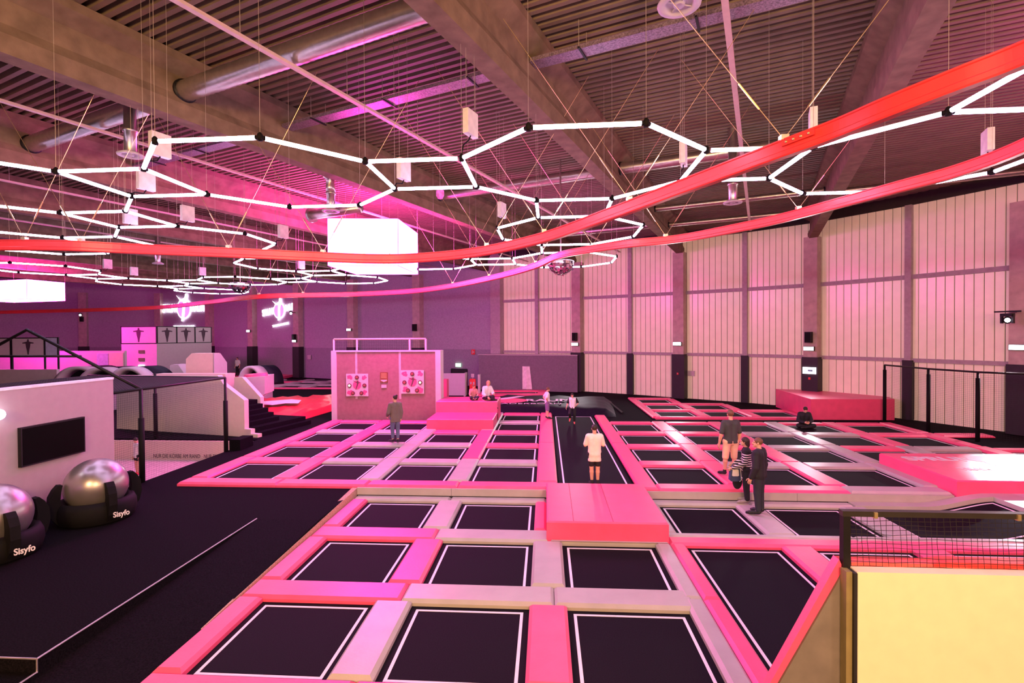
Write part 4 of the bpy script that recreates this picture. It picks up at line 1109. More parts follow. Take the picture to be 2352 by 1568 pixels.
# ================================================================== BALL PIT CAGE (left)
t = thing('net_cage', 'black framed net cage around the sunken white pitch, left of picture', 'net cage', (-14, 15.5, -.8))
FX, FY0, FY1, FXL, FZ = -11.17, 12.25, 17.15, -17.1, 2.55
for (x, y), zb0 in zip(((FX, 13.42), (FX, FY1), tuple(P(358, 1006, ZF)[:2])), (ZF, ZF, ZF)):
    mb = MB(); mb.tube([(x, y, zb0), (x, y, 2.55)], .045, 8); mb.build('post', BLACK, t, True)
    mb = MB(); mb.tube([(x, y, zb0), (x, y, 1.75)], .075, 10); mb.build('post_padding', RUBBER, t, True)
mb = MB(); mb.tube([(FX, FY0, FZ), (FX, FY1, FZ), (FXL, FY1 + .9, FZ)], .04, 8); mb.build('top_rail', BLACK, t, True)
mb = MB(); Y_ = 13.42
ap = PY(62, 757, Y_); mb.tube([(FX, Y_, FZ), ap, PY(-40, 812, Y_)], .045, 8); mb.tube([PY(-40, 818, Y_), PY(186, 818, Y_)], .032, 8); mb.build('gable_bars', BLACK, t, True)
mb = MB()
n = int((FY1 - FY0) / .06)
for k in range(n): y = FY0 + (FY1 - FY0) * k / n; mb.tube([(FX, y, ZF), (FX, y, FZ)], .0022, 3, False)
for k in range(43): z = ZF + .06 * k; mb.tube([(FX, FY0, z), (FX, FY1, z)], .0022, 3, False)
mb.build('side_net', NETM, t)
mb = MB()                                                # dense dark roof net
for k in range(int((FX - FXL) / .09)): x = FXL + .09 * k; mb.tube([(x, 12.2, FZ), (x, FY1 + .9 * (FX - x) / (FX - FXL), FZ)], .008, 3, False)
for k in range(int((FY1 - 12.2) / .09)): y = 12.2 + .09 * k; mb.tube([(FXL, y, FZ), (FX, y, FZ)], .008, 3, False)
mb.build('roof_net', NETM, t)
# pit walls (white boards) and lettering
t = thing('pit_boards', 'white boards lining the sunken pitch, with small dark lettering', 'boards', (-14, 18.9, -.8))
mb = MB(); mb.box(-17.2, -11.3, 18.95, 19.05, -.8, -.06); mb.build('rear_board', CREAM, t)
mb = MB(); mb.box(-17.2, -17.1, 12.2, 18.95, -.8, -.06); mb.build('left_board', CREAM, t)
mb = MB(); mb.box(-11.35, -11.25, 12.2, 18.95, -.8, -.1); mb.build('near_board', CREAM, t)
DK = mat('dark_lettering', (.10, .07, .08), .7)
c0 = PY(352, 1047, 18.94)
text('lettering', 'NUR DIE KÖRBE AM RAND   NUR EINE', .22, (c0.x, 18.94, c0.z), (1, 0, 0), (0, 0, 1), DK, t, .002, align='LEFT', sx=.72)
# dark walkway step beside it
mb = MB(); mb.box(-11.15, -10.75, 17.3, 18.1, ZF + .004, .35); tag(mb.build('step_box', CARPET), 'small black carpeted box at the corner of the net cage', 'box')

# ================================================================== WHITE FREERUN BLOCKS
def on(Y, *pts): return [PY(x, y, Y) for x, y in pts]
t = thing('stair_block', 'cream freerun block with white cheeks and a black staircase', 'staircase', (-13, 20.5, ZF))
G0 = P(592, 1005, ZF); G1 = P(268, 984, ZF); gu = Vector((G1.x - G0.x, G1.y - G0.y, 0)).normalized(); gn = Vector((gu.y, -gu.x, 0)); gn = gn if gn.y > 0 else -gn
def cheek(off, pts, th):
    p0, p1 = G0 + gn * off, G1 + gn * off
    poly = [PN(x, y, p0, p1) for x, y in pts]
    mb = MB(); mb.prism(poly, gn * th); return mb
cheek(0, [(268, 984), (268, 862), (500, 862), (513, 882), (561, 919), (562, 985), (576, 986), (576, 996), (592, 997), (592, 1005)], .22).build('front_cheek', CREAM, t)
cheek(2.0, [(538, 968), (538, 866), (556, 866), (598, 912), (600, 973)], .2).build('rear_cheek', CREAM, t)
for k in range(7):
    q0 = G0 + gu * (.02 + .29 * k + (0 if k < 2 else .1)); z0_, z1_ = (ZF + .003 if k == 0 else ZF + .175 * k), ZF + .175 * (k + 1)
    w0 = -.0 if k < 2 else .23; w1 = 3.2 if k < 2 else 1.98
    e_ = G0 + gu * 4.0
    if k < 2: w0 = .23
    c4 = [q0 + gn * w0, q0 + gn * w1, e_ + gn * w1, e_ + gn * w0]
    mb = MB(); mb.hexa([(p.x, p.y, z0_) for p in c4[::-1]], [(p.x, p.y, z1_) for p in c4[::-1]]); mb.build('step', CARPET, t)
# pale ledge and pointed blocks further back
q = on(24.0, (500, 866), (338, 866))
t = thing('freerun_platform', 'long pale freerun platform behind the staircase block', 'platform', (-18, 24, ZF))
mb = MB(); mb.box(PY(350, 866, 24.6).x, q[0].x, 24.6, 25.4, ZF, PY(420, 859, 24.6).z); mb.build('body', CREAM, t)
def block(Y, front, depth, label, name='freerun_block', m=CREAM, side=None):
    poly = [(p.x, Y, p.z) for p in on(Y, *front)]
    mb = MB(); mb.prism(poly[::-1], depth); return tag(mb.build(name, m), label, 'block', 'pale freerun blocks')
block(26.0, [(427, 872), (427, 824), (440, 811), (489, 811), (489, 872)], (0, .55, 0), 'large pale freerun block with cut corners beside the staircase')
xs_ = PY(489.5, 811, 26.0).x + .012; poly = [PX(x, y, xs_) for x, y in ((490, 880), (490, 811), (504, 811), (519, 832), (520, 878))]
mb = MB(); mb.prism(poly, (.06, 0, 0)); tag(mb.build('freerun_block', WHITE), 'violet lit flat board with slanted corner on the side of the large pale block', 'block', 'pale freerun blocks')
block(27.5, [(390, 862), (390, 840), (394, 837), (409, 837), (426, 862)], (0, .8, 0), 'small wedge block left of the large pale block', m=WHITE)
block(24.5, [(548, 935), (548, 868), (608, 864), (608, 905)], (-.4, 1.6, 0), 'low violet lit freerun box right of the staircase', m=WHITE)
b0 = PY(556, 868, 24.6); b1 = PY(604, 866, 24.6)
mb = MB(); mb.tube([(b0.x, 24.9, b0.z + .02), (b1.x, 24.9, b1.z + .05)], .16, 12); tag(mb.build('padded_roll', PINK, smooth=True), 'short red padded roll on the low freerun box', 'padded roll')
# striped tunnels
def arch(Y, x0, x1, ytop, label, depth, stripes):
    a, b = PY(x0, 868, Y), PY(x1, 868, Y); zt_ = PY((x0 + x1) / 2, ytop, Y).z
    cx, rx_ = (a.x + b.x) / 2, (b.x - a.x) / 2; zb = 1.0; rz = zt_ - zb
    t = thing('inflatable_arch', label, 'inflatable arch', (cx, Y, ZF), 'black and white inflatable arches')
    n = 20; dx = Vector(depth)
    for si, (u0, u1) in enumerate(stripes):
        mb = MB(); vs = []; fs = []
        for i in range(n + 1):
            g = PI * i / n
            for rr, u in ((1, u0), (1, u1), (.86, u1), (.86, u0)):
                vs.append(Vector((cx + rx_ * rr * math.cos(g), Y, zb + rz * rr * math.sin(g))) + dx * u)
        for i in range(n):
            for j in range(4): fs.append((4 * i + j, 4 * i + (j + 1) % 4, 4 * i + 4 + (j + 1) % 4, 4 * i + 4 + j))
        fs += [(3, 2, 1, 0), tuple(range(4 * n, 4 * n + 4))]
        mb.add(vs, fs); mb.build('white_section' if si % 2 == 0 else 'black_section', (WHITE if si % 2 == 0 else BAG), t, True)
    mb = MB()
    for s in (-1, 1): mb.box(cx + s * rx_ * .93 - .1, cx + s * rx_ * .93 + .1, Y, Y + 1.2, ZF, zb)
    mb.build('foot', WHITE, t)
arch(28.2, 118, 232, 841, 'leftmost black and white inflatable arch behind the net cage', (.9, 1.2, 0), ((0, .35), (.35, 1)))
arch(27.2, 172, 282, 843, 'middle black and white inflatable arch behind the net cage', (.9, 1.2, 0), ((0, .35), (.35, 1)))
arch(26.3, 240, 342, 842, 'rightmost black and white inflatable arch behind the net cage', (.8, 1.2, 0), ((0, .35), (.35, 1)))
arch(30.0, 545, 600, 840, 'silver and black inflatable arch right of the large pale block', (.9, 1.0, 0), ((0, .4), (.4, 1)))
# long white parapet
t = thing('parapet', 'long white parapet behind the inflatable arches', 'parapet', (-30, 36, ZF))
a, b = PY(128, 806, 36), PY(286, 804, 36)
mb = MB(); mb.box(a.x - 14, b.x, 36, 36.2, ZF, a.z); mb.build('panel', WHITE, t)
c, d = PY(222, 812, 35.95), PY(248, 812, 35.95); mb = MB(); mb.box(c.x, d.x, 35.95, 35.99, 1.0, c.z); mb.build('blue_panel', mat('pale_blue', (.45, .48, .62), .6), t)
c, d = PY(250, 810, 35.95), PY(283, 810, 35.95); mb = MB(); mb.box(c.x, d.x, 35.93, 35.99, 1.0, c.z); mb.build('cream_panel', CREAM, t)
# kiosk with figure panels on top
t = thing('white_kiosk', 'white kiosk with four figure panels on top in front of the dark wall', 'kiosk', (-28, 42, ZF))
k0, k1, k2 = PY(279, 800, 40), PY(360, 800, 40), PY(486, 800, 45)
zk = PY(360, 789, 40).z
mb = MB(); mb.hexa([(k0.x, 40, ZF), (k1.x, 40, ZF), (k2.x, 45, ZF), (k0.x, 47, ZF)], [(k0.x, 40, zk), (k1.x, 40, zk), (k2.x, 45, zk), (k0.x, 47, zk)]); mb.build('body', WHITE, t)
for y0, lit in ((829, 0), (845, 1), (858, 1)):
    c, d = PY(317, y0, 39.9), PY(330, y0 - 7, 39.9)
    mb = MB(); mb.box(c.x, d.x, 39.93, 39.99, c.z, d.z); mb.build('display', SIGNW if lit else mat('green_board', (.10, .16, .05), .6), t)
c, d = PY(317, 811, 39.9), PY(330, 804, 39.9); mb = MB(); mb.box(c.x, d.x, 39.93, 39.99, c.z, d.z); mb.build('display', mat('green_board', (.10, .16, .05), .6), t)
FIG = mat('figure_dark', (.06, .03, .05), .7)
figp = [(-.42, .28), (-.15, .33), (-.07, .36), (-.06, .46), (-.03, .50), (.03, .50), (.06, .46), (.07, .36), (.15, .33), (.42, .28), (.42, .22), (.18, .22), (.15, .0), (.08, -.25), (.04, -.5), (-.04, -.5), (-.08, -.25), (-.15, .0), (-.18, .22), (-.42, .22)]
def figure_panel(p, q, z0, z1, label, leg=0.0):
    p, q = Vector((p[0], p[1], 0)), Vector((q[0], q[1], 0)); u = (q - p).normalized(); L = (q - p).length; nrm = Vector((u.y, -u.x, 0))
    nrm = nrm if nrm.dot(-p) > 0 else -nrm
    t = thing('figure_panel', label, 'panel', (p + q) / 2 + Vector((0, 0, z0)), 'white panels printed with a dark figure')
    c = (p + q) / 2 + Vector((0, 0, (z0 + z1) / 2)); H = z1 - z0
    mb = MB(); mb.obox(c, u, nrm, (0, 0, 1), L / 2, .02, H / 2); mb.build('board', WHITE, t)
    mb = MB()
    for s in (-1, 1):
        mb.obox(c + u * (s * L / 2), u, nrm, (0, 0, 1), .035, .04, H / 2 + .03); mb.obox(c + Vector((0, 0, s * H / 2)), u, nrm, (0, 0, 1), L / 2, .04, .03)
        if leg: mb.obox(c + u * (s * L / 2) + Vector((0, 0, -H / 2 - leg / 2)), u, nrm, (0, 0, 1), .035, .04, leg / 2)
    mb.build('frame', BLACK, t)
    mb = MB(); mb.prism([c + nrm * .024 + u * (a * H * .8) + Vector((0, 0, b * H * .86)) for a, b in figp], nrm * .006); mb.build('dark_figure', FIG, t)
zp = PY(320, 750, 40).z
figure_panel((k0.x, 40), (k1.x, 40), zk + .03, zp, 'figure panel on the kiosk, widest and leftmost of the row')
for i, (a, b) in enumerate(((361, 405), (406, 447), (448, 485))):
    pa, pb = PN(a, 770, (k1.x, 40), (k2.x, 45)), PN(b, 770, (k1.x, 40), (k2.x, 45))
    figure_panel(pa, pb, zk + .03, zp, 'figure panel on the kiosk, %s from left' % ORD[i + 1])
Yf = 30.0
zc0, zc1 = PY(66, 817, Yf).z, PY(66, 776, Yf).z
fx_ = [PY(x, 800, Yf).x for x in (-40, 28, 103, 132)]
figure_panel((fx_[0], Yf), (fx_[1] - .08, Yf), zc0, zc1, 'figure panel cut by the left picture edge, on a tall black frame', 2.7)
figure_panel((fx_[1], Yf), (fx_[2], Yf), zc0, zc1, 'figure panel on a tall black frame near the gable bars, seen whole', 2.7)
t = thing('blank_panel', 'narrow blank panel on the black frame right of the figure panel', 'panel', (fx_[3], Yf, zc0))
mb = MB(); mb.box(fx_[2] + .05, fx_[3], Yf, Yf + .04, zc0, zc1); mb.build('board', mat('pale_blue', (.45, .48, .62), .6), t)
mb = MB(); mb.box(fx_[3], fx_[3] + .07, Yf - .02, Yf + .06, 0.1, zc1 + .03); mb.box(fx_[2] + .05, fx_[3], Yf - .02, Yf + .06, zc1, zc1 + .04); mb.build('frame', BLACK, t)
mb = MB(); a, b = PY(-60, 862, Yf - .6), PY(130, 848, Yf - .6); mb.box(a.x, b.x, Yf - .6, Yf - .4, ZF, b.z); tag(mb.build('low_wall', GREY), 'low grey wall at the foot of the framed figure panels', 'low wall')
# far red mats
for i, ((x0, y0), (x1, y1), (x2, y2), (x3, y3), lab) in enumerate((((520, 862), (598, 866), (600, 858), (528, 855), 'flat red mat where the distant person in white stands'), ((606, 868), (640, 866), (690, 857), (612, 857), 'long flat red mat along the distant dark wall'))):
    pts = [P(x, y, .2) for x, y in ((x0, y0), (x1, y1), (x2, y2), (x3, y3))]
    mb = MB(); mb.hexa([(p.x, p.y, ZF + .004) for p in pts], [(p.x, p.y, .2) for p in pts]); tag(mb.build('floor_mat', PINK), lab, 'mat', 'far red mats')

# ================================================================== RIGHT NET FENCE
t = thing('net_fence', 'tall black post fence with fine net in front of the cream facade, right', 'net fence', (15.5, 22, ZF))
fp = [(15.32, 24.2), (15.36, 21.6), (15.8, 19.8), (17.6, 17.8)]
for x, y in fp:
    mb = MB(); mb.tube([(x, y, ZF), (x, y, 2.52)], .04, 8); mb.build('post', BLACK, t, True)
    mb = MB(); mb.tube([(x, y, ZF), (x, y, 2.3)], .07, 10); mb.build('post_padding', RUBBER, t, True)
mb = MB(); mb.tube([(x, y, 2.52) for x, y in fp], .035, 8); mb.build('top_rail', BLACK, t, True)
mb = MB()
for (xa, ya), (xb_, yb2) in zip(fp[:-1], fp[1:]):
    L = math.hypot(xb_ - xa, yb2 - ya); n = int(L / .07)
    for k in range(n): u = k / n; mb.tube([(xa + (xb_ - xa) * u, ya + (yb2 - ya) * u, .1), (xa + (xb_ - xa) * u, ya + (yb2 - ya) * u, 2.5)], .0022, 3, False)
    for k in range(35): mb.tube([(xa, ya, .1 + .07 * k), (xb_, yb2, .1 + .07 * k)], .0022, 3, False)
mb.build('net', NETM, t)

# ================================================================== THINGS ON THE COLUMNS
def col_spot(px):
    c, n = COLS[px]; return c, n
def floodlight(c, n, z, label, energy, aim, w=.26):
    p = Vector((c.x, c.y, z)) + n * .46; u = Vector((-n.y, n.x, 0))
    t = thing('floodlight', label, 'floodlight', p, 'small white floodlights on the columns')
    mb = MB(); mb.obox(p - n * .03, u, n, (0, 0, 1), w, .05, .11); mb.build('housing', BLACK, t)
    mb = MB(); mb.obox(p + n * .03, u, n, (0, 0, 1), w * .9, .012, .09); mb.build('lens', LAMPW, t)
    lamp('floodlight_beam', 'SPOT', p + n * .15, energy, (1.0, .90, .95), aim, .15, 150, 1.0)
def speaker(c, n, z, label):
    p = Vector((c.x, c.y, z)) + n * .48; u = Vector((-n.y, n.x, 0))
    t = thing('speaker', label, 'speaker', p, 'black speakers on the columns')
    mb = MB(); mb.obox(p, u, n, (0, 0, 1), .15, .14, .28); mb.build('cabinet', BLACK, t)
    mb = MB(); mb.obox(p + n * .145, u, n, (0, 0, 1), .13, .006, .25); mb.build('grille', RUBBER, t)
    mb = MB(); mb.obox(p - n * .16, u, n, (0, 0, 1), .04, .05, .06); mb.build('bracket', STEEL, t)
def zcol(px, py):
    c, n = COLS[min((k for k in COLS if isinstance(k, int)), key=lambda k: abs(k - px))]; d = ray(px, py); tt = math.hypot(c.x, c.y) / math.hypot(d.x, d.y); return CAM.z + d.z * tt
for px, py, lab in ((1332, 790, 'floodlight under the speaker on the column left of the facade'), (1565, 789, 'floodlight on the second concrete column of the facade'), (1870, 800, 'floodlight under the speaker on the column with the lit sign'), (2335, 797, 'floodlight on the column at the right picture edge')):
    c, n = COLS[px]; floodlight(c, n, zcol(px, py), lab, 520, Vector((c.x, c.y, 3.2)) + n * 2.5)
speaker(*COLS[1332], zcol(1332, 773), 'black speaker on the column left of the facade, above a floodlight')
speaker(*COLS[1870], zcol(1870, 774), 'black speaker on the column with the lit sign')
c, n = COLS[1870]; u = Vector((-n.y, n.x, 0)); p = Vector((c.x, c.y, zcol(1871, 850))) + n * .38
t = thing('lit_sign', 'small lit white sign on the dark column base behind the pink platform', 'sign', p)
mb = MB(); mb.obox(p, u, n, (0, 0, 1), .32, .03, .17); mb.build('housing', SIGNW, t)
mb = MB(); mb.obox(p + n * .032 + u * .05, u, n, (0, 0, 1), .12, .004, .05); mb.build('pictogram', mat('sign_teal', (.25, .6, .65), .5), t)
for px, py, lab in ((1870, 868, 'red emergency button under the lit sign'), (1565, 857, 'red emergency button on the second column base of the facade')):
    c, n = COLS[px]; p = Vector((c.x, c.y, zcol(px, py))) + n * .38; u = Vector((-n.y, n.x, 0))
    t = thing('alarm_button', lab, 'button', p, 'red buttons on the column bases')
    mb = MB(); mb.obox(p, u, n, (0, 0, 1), .05, .02, .06); mb.build('box', RED, t)
    mb = MB(); mb.ball(p + n * .03, .025, n=8, m=6); mb.build('knob', WHITE if px == 1565 else RED, t, True)
q = PN(1589, 857, VR[2], VR[3]); u, w = inward(VR[2], VR[3]); q = q + w * .12
mb = MB(); mb.obox(q, u, w, (0, 0, 1), .22, .02, .16); tag(mb.build('notice', WHITE), 'white notice on the facade right of the second column', 'notice')
# moving head at right edge
c, n = COLS[2335]; hp = PN(2314, 735, (c.x + n.x * .9, c.y + n.y * .9), (c.x + n.x * .9 - n.y, c.y + n.y * .9 + n.x))
t = thing('stage_light', 'black stage light on a bracket at the right picture edge, beam lit', 'stage light', hp)
u = Vector((-n.y, n.x, 0))
mb = MB(); mb.obox(hp + Vector((0, 0, .33)), u, n, (0, 0, 1), .40, .03, .03); mb.obox(hp + Vector((0, 0, .33)) - n * .45, u, n, (0, 0, 1), .03, .45, .03); mb.build('bracket', BLACK, t)
mb = MB(); mb.obox(hp + Vector((0, 0, .2)), u, n, (0, 0, 1), .17, .14, .06)
for s in (-1, 1): mb.obox(hp + u * (.17 * s) + Vector((0, 0, .05)), u, n, (0, 0, 1), .03, .06, .17)
mb.build('yoke', BLACK, t)
mb = MB(); mb.ball(hp, .14, n=14, m=10); mb.build('head', BLACK, t, True)
d = (CAM - hp).normalized(); mb = MB(); mb.tube([hp + d * .10, hp + d * .16], .085, 14); mb.build('lens', LAMPW, t, True)
lamp('stage_beam', 'SPOT', hp + (Vector((12.9, 14.7, .4)) - hp).normalized() * .22, 2600, (1.0, .95, 1.0), (12.9, 14.7, .4), .05, 19, .6)
# fixtures on the dark wall columns
for key, px, py, lab, kind in (('L3', 815, 757, 'floodlight on the dark wall column above the net frame', 'f'), ('L5', 582, 760, 'floodlight on the column between both glowing logos', 'f'), ('L4', 686, 783, 'floodlight on the column right of the second logo', 'f'), ('L9', 2, 745, 'floodlight at the left picture edge on the magenta wall', 'f'),
                               ('L4', 684, 774, 'black speaker on the column right of the second logo', 's'), ('L6', 493, 776, 'black speaker at the right end of the figure panels', 's'), ('L8', 206, 733, 'black speaker on the column under the left light box', 's'), ('L2', 958, 752, 'black speaker on the column behind the target wall', 's')):
    c, n = COLS[key]; d = ray(px, py); tt = math.hypot(c.x, c.y) / math.hypot(d.x, d.y); z = CAM.z + d.z * tt
    if kind == 'f': floodlight(c, n, z, lab, 900, Vector((c.x, c.y, 5.5)) + n * 3)
    else: speaker(c, n, z, lab)
for key, px, py, lab in (('L8', 184, 722, 'small stage lamp on the column under the left light box'), ('L4', 681, 718, 'small stage lamp on the column right of the second logo')):
    c, n = COLS[key]; d = ray(px, py); tt = math.hypot(c.x, c.y) / math.hypot(d.x, d.y); p = Vector((c.x, c.y, CAM.z + d.z * tt)) + n * .8
    t = thing('stage_lamp', lab, 'stage light', p, 'small stage lamps on the dark wall')
    mb = MB(); mb.tube([p - n * .5, p - n * .1], .03, 6); mb.ball(p, .16, n=12, m=8); mb.build('body', BLACK, t, True)
    mb = MB(); d = (CAM - p).normalized(); mb.tube([p + d * .1 - Vector((0, 0, .06)), p + d * .2 - Vector((0, 0, .12))], .11, 12); mb.build('lens', SIGNW, t, True)
# glowing logos
def logo(x0, x1, ymid, yt, yb2, P0, P1, tilt, label):
    a, b = PN(x0, ymid, P0, P1), PN(x1, ymid, P0, P1); u = Vector((b.x - a.x, b.y - a.y, 0)).normalized(); n = Vector((u.y, -u.x, 0)); n = n if n.dot(-a) > 0 else -n
    a = a + n * .1; b = b + n * .1; L = (b - a).length; c = (a + b) / 2
    zt_, zb_ = PN((x0 + x1) / 2, yt, P0, P1).z, PN((x0 + x1) / 2, yb2, P0, P1).z
    ur = (u * math.cos(tilt) + Vector((0, 0, 1)) * math.sin(tilt)); up_ = (Vector((0, 0, 1)) * math.cos(tilt) - u * math.sin(tilt))
    t = thing('glowing_logo', label, 'logo', c, 'glowing logos on the dark wall')
    S = L / 10
    text('lettering', 'SPRUNG', S * 1.85, c - ur * (L * .30) + n * .02, ur, up_, SIGNW, t, .01, bold=S * .05, sx=.56)
    text('lettering', 'RAUM', S * 1.85, c + ur * (L * .35) + n * .02, ur, up_, SIGNW, t, .01, bold=S * .05, sx=.56)
    cc = c + ur * (L * .02) - up_ * .05
    mb = MB(); mb.prism([cc + ur * (S * 1.65 * math.cos(2 * PI * k / 28)) + up_ * (S * 1.65 * math.sin(2 * PI * k / 28)) for k in range(28)], n * .02); mb.build('ring', SIGNW, t)
    mb = MB(); mb.prism([cc + n * .021 + ur * (S * 1.45 * math.cos(2 * PI * k / 28)) + up_ * (S * 1.45 * math.sin(2 * PI * k / 28)) for k in range(28)], n * .01); mb.build('purple_disc', SIGNP, t)
    fig = [(-1.7, 2.2), (-.6, 1.5), (.25, 1.75), (.45, 2.4), (.85, 2.45), (.95, 1.95), (.7, 1.45), (1.5, 1.0), (.7, 1.1), (.35, .4), (.15, -1.3), (-.2, -2.0), (-.6, -1.95), (-.45, -1.2), (-.2, .3), (0, 1.1), (-.7, 1.2)]
    mb = MB(); mb.prism([cc + n * .035 + ur * (S * x) + up_ * (S * y) for x, y in fig], n * .012); mb.build('leaping_figure', SIGNW, t)
    text('lettering', 'TRAMPOLINPARK', S * .62, c - up_ * (S * 3.0) + n * .02 + ur * .1, ur, up_, SIGNW, t, .01, bold=S * .015)
logo(375, 472, 708, 684, 736, VL[7], VL[6], 0, 'left glowing white logo with purple disc above the figure panels')
logo(604, 681, 712, 684, 736, VL[5], VL[4], math.radians(7), 'right glowing white logo, slightly tilted, between two columns')
c = online(734) ; p = PN(712, 820, VL[4], VL[3]); u, w = inward(VL[4], VL[3]); p = p + w * .1
mb = MB(); mb.obox(p, u, w, (0, 0, 1), .2, .03, .2); tag(mb.build('notice', WHITE), 'small white notice low on the distant dark wall', 'notice')

# ================================================================== PEOPLE
def surface_nets(F, org, h):
    S = F < 0
    n = np.array(F.shape)
    c = np.zeros(tuple(n - 1), dtype=np.int8)
    for dx in (0, 1):
        for dy in (0, 1):
            for dz in (0, 1): c += S[dx:n[0] - 1 + dx, dy:n[1] - 1 + dy, dz:n[2] - 1 + dz]
    act = (c > 0) & (c < 8)
    idx = np.full(act.shape, -1, dtype=np.int64); ijk = np.argwhere(act); idx[act] = np.arange(len(ijk))
    acc = np.zeros((len(ijk), 3)); cnt = np.zeros(len(ijk)); i, j, k = ijk.T
    corners = [(a, b, d) for a in (0, 1) for b in (0, 1) for d in (0, 1)]
    for a in corners:
        for ax in range(3):
            if a[ax]: continue
            b = list(a); b[ax] = 1
            fa = F[i + a[0], j + a[1], k + a[2]]; fb = F[i + b[0], j + b[1], k + b[2]]
            m = (fa < 0) != (fb < 0)
            t = np.where(m, fa / np.where(m, fa - fb, 1), 0)
            p = np.tile(np.array(a, float), (len(ijk), 1)); p[:, ax] = t
            acc[m] += p[m]; cnt[m] += 1
    V = (ijk + acc / cnt[:, None]) * h + org
    quads = []
    for ax in range(3):
        o1, o2 = [q for q in range(3) if q != ax]
        sl0 = [slice(1, -1)] * 3; sl1 = [slice(1, -1)] * 3
        sl0[ax] = slice(0, -1); sl1[ax] = slice(1, None)
        A, B = S[tuple(sl0)], S[tuple(sl1)]
        e = np.argwhere(A != B)
        if not len(e): continue
        fl = A[tuple(e.T)]
        e = e + 1; e[:, ax] -= 1
        def cell(d1, d2):
            q = e.copy(); q[:, o1] -= d1; q[:, o2] -= d2; return idx[tuple(q.T)]
        q = np.stack([cell(0, 0), cell(1, 0), cell(1, 1), cell(0, 1)], 1)
        flip = fl if ax != 1 else ~fl
        q[~flip] = q[~flip][:, ::-1]
        quads.append(q)
    Q = np.concatenate(quads); Q = Q[(Q >= 0).all(1)]
    return V, Q
def sdf_mesh(prims, h, clips=(), k=.012):
    lo = np.min([np.minimum(p[1] - p[3], p[2] - p[4]) if p[0] == 'c' else p[1] - p[2] for p in prims], 0) - 3 * h - .01
    hi = np.max([np.maximum(p[1] + p[3], p[2] + p[4]) if p[0] == 'c' else p[1] + p[2] for p in prims], 0) + 3 * h + .01
    n = np.ceil((hi - lo) / h).astype(int) + 1
    F = np.full(tuple(n), .25, dtype=np.float32)
    ax = [lo[d] + h * np.arange(n[d]) for d in range(3)]
    for p in prims:
        if p[0] == 'c': a, b = np.minimum(p[1] - p[3], p[2] - p[4]), np.maximum(p[1] + p[3], p[2] + p[4])
        else: a, b = p[1] - p[2], p[1] + p[2]
        i0 = np.maximum(0, np.floor((a - lo - .05) / h).astype(int)); i1 = np.minimum(n, np.ceil((b - lo + .05) / h).astype(int) + 1)
        X, Y, Z = np.meshgrid(ax[0][i0[0]:i1[0]], ax[1][i0[1]:i1[1]], ax[2][i0[2]:i1[2]], indexing='ij')
        if p[0] == 'c':
            d = p[2] - p[1]; L2 = max(float(d @ d), 1e-9)
            t = np.clip(((X - p[1][0]) * d[0] + (Y - p[1][1]) * d[1] + (Z - p[1][2]) * d[2]) / L2, 0, 1)
            f = np.sqrt((X - p[1][0] - t * d[0]) ** 2 + (Y - p[1][1] - t * d[1]) ** 2 + (Z - p[1][2] - t * d[2]) ** 2) - (p[3] + (p[4] - p[3]) * t)
            kk = p[5] if len(p) > 5 else k
        else:
            r = p[2]; q = np.sqrt(((X - p[1][0]) / r[0]) ** 2 + ((Y - p[1][1]) / r[1]) ** 2 + ((Z - p[1][2]) / r[2]) ** 2)
            f = (q - 1) * float(min(r)); kk = p[3] if len(p) > 3 else k
        sl = tuple(slice(i0[d], i1[d]) for d in range(3)); G = F[sl]
        hh = np.clip(.5 + .5 * (G - f) / kk, 0, 1)
        F[sl] = G * (1 - hh) + f * hh - kk * hh * (1 - hh)
    if clips:
        X, Y, Z = np.meshgrid(*ax, indexing='ij')
        for nrm, off in clips: F = np.maximum(F, (X * nrm[0] + Y * nrm[1] + Z * nrm[2] - off).astype(np.float32))
    return surface_nets(F, lo, h)
def sdf_obj(name, prims, h, m, parent, clips=(), k=.012):
    V, Q = sdf_mesh(prims, h, clips, k)
    me = bpy.data.meshes.new(name); me.from_pydata(V.tolist(), [], Q.tolist()); me.materials.append(m); me.shade_smooth(); me.update()
    o = bpy.data.objects.new(name, me); col.objects.link(o); o.parent = parent
    return o
SKIN = mat('skin', (.72, .40, .27), .55, var=.05)
HAIRD = mat('hair_dark', (.035, .018, .012), .6, var=.2, vscale=60)
HAIRB = mat('hair_brown', (.16, .075, .035), .6, var=.2, vscale=60)
HAIRL = mat('hair_blonde', (.52, .33, .14), .6, var=.2, vscale=60)
LIP = mat('lips', (.45, .14, .12), .5); EYE = mat('eye_dark', (.02, .015, .015), .3)
def cloth(name, c, **kw): return mat(name, c, .8, var=.08, vscale=8, bump=.25, bscale=18, **kw)
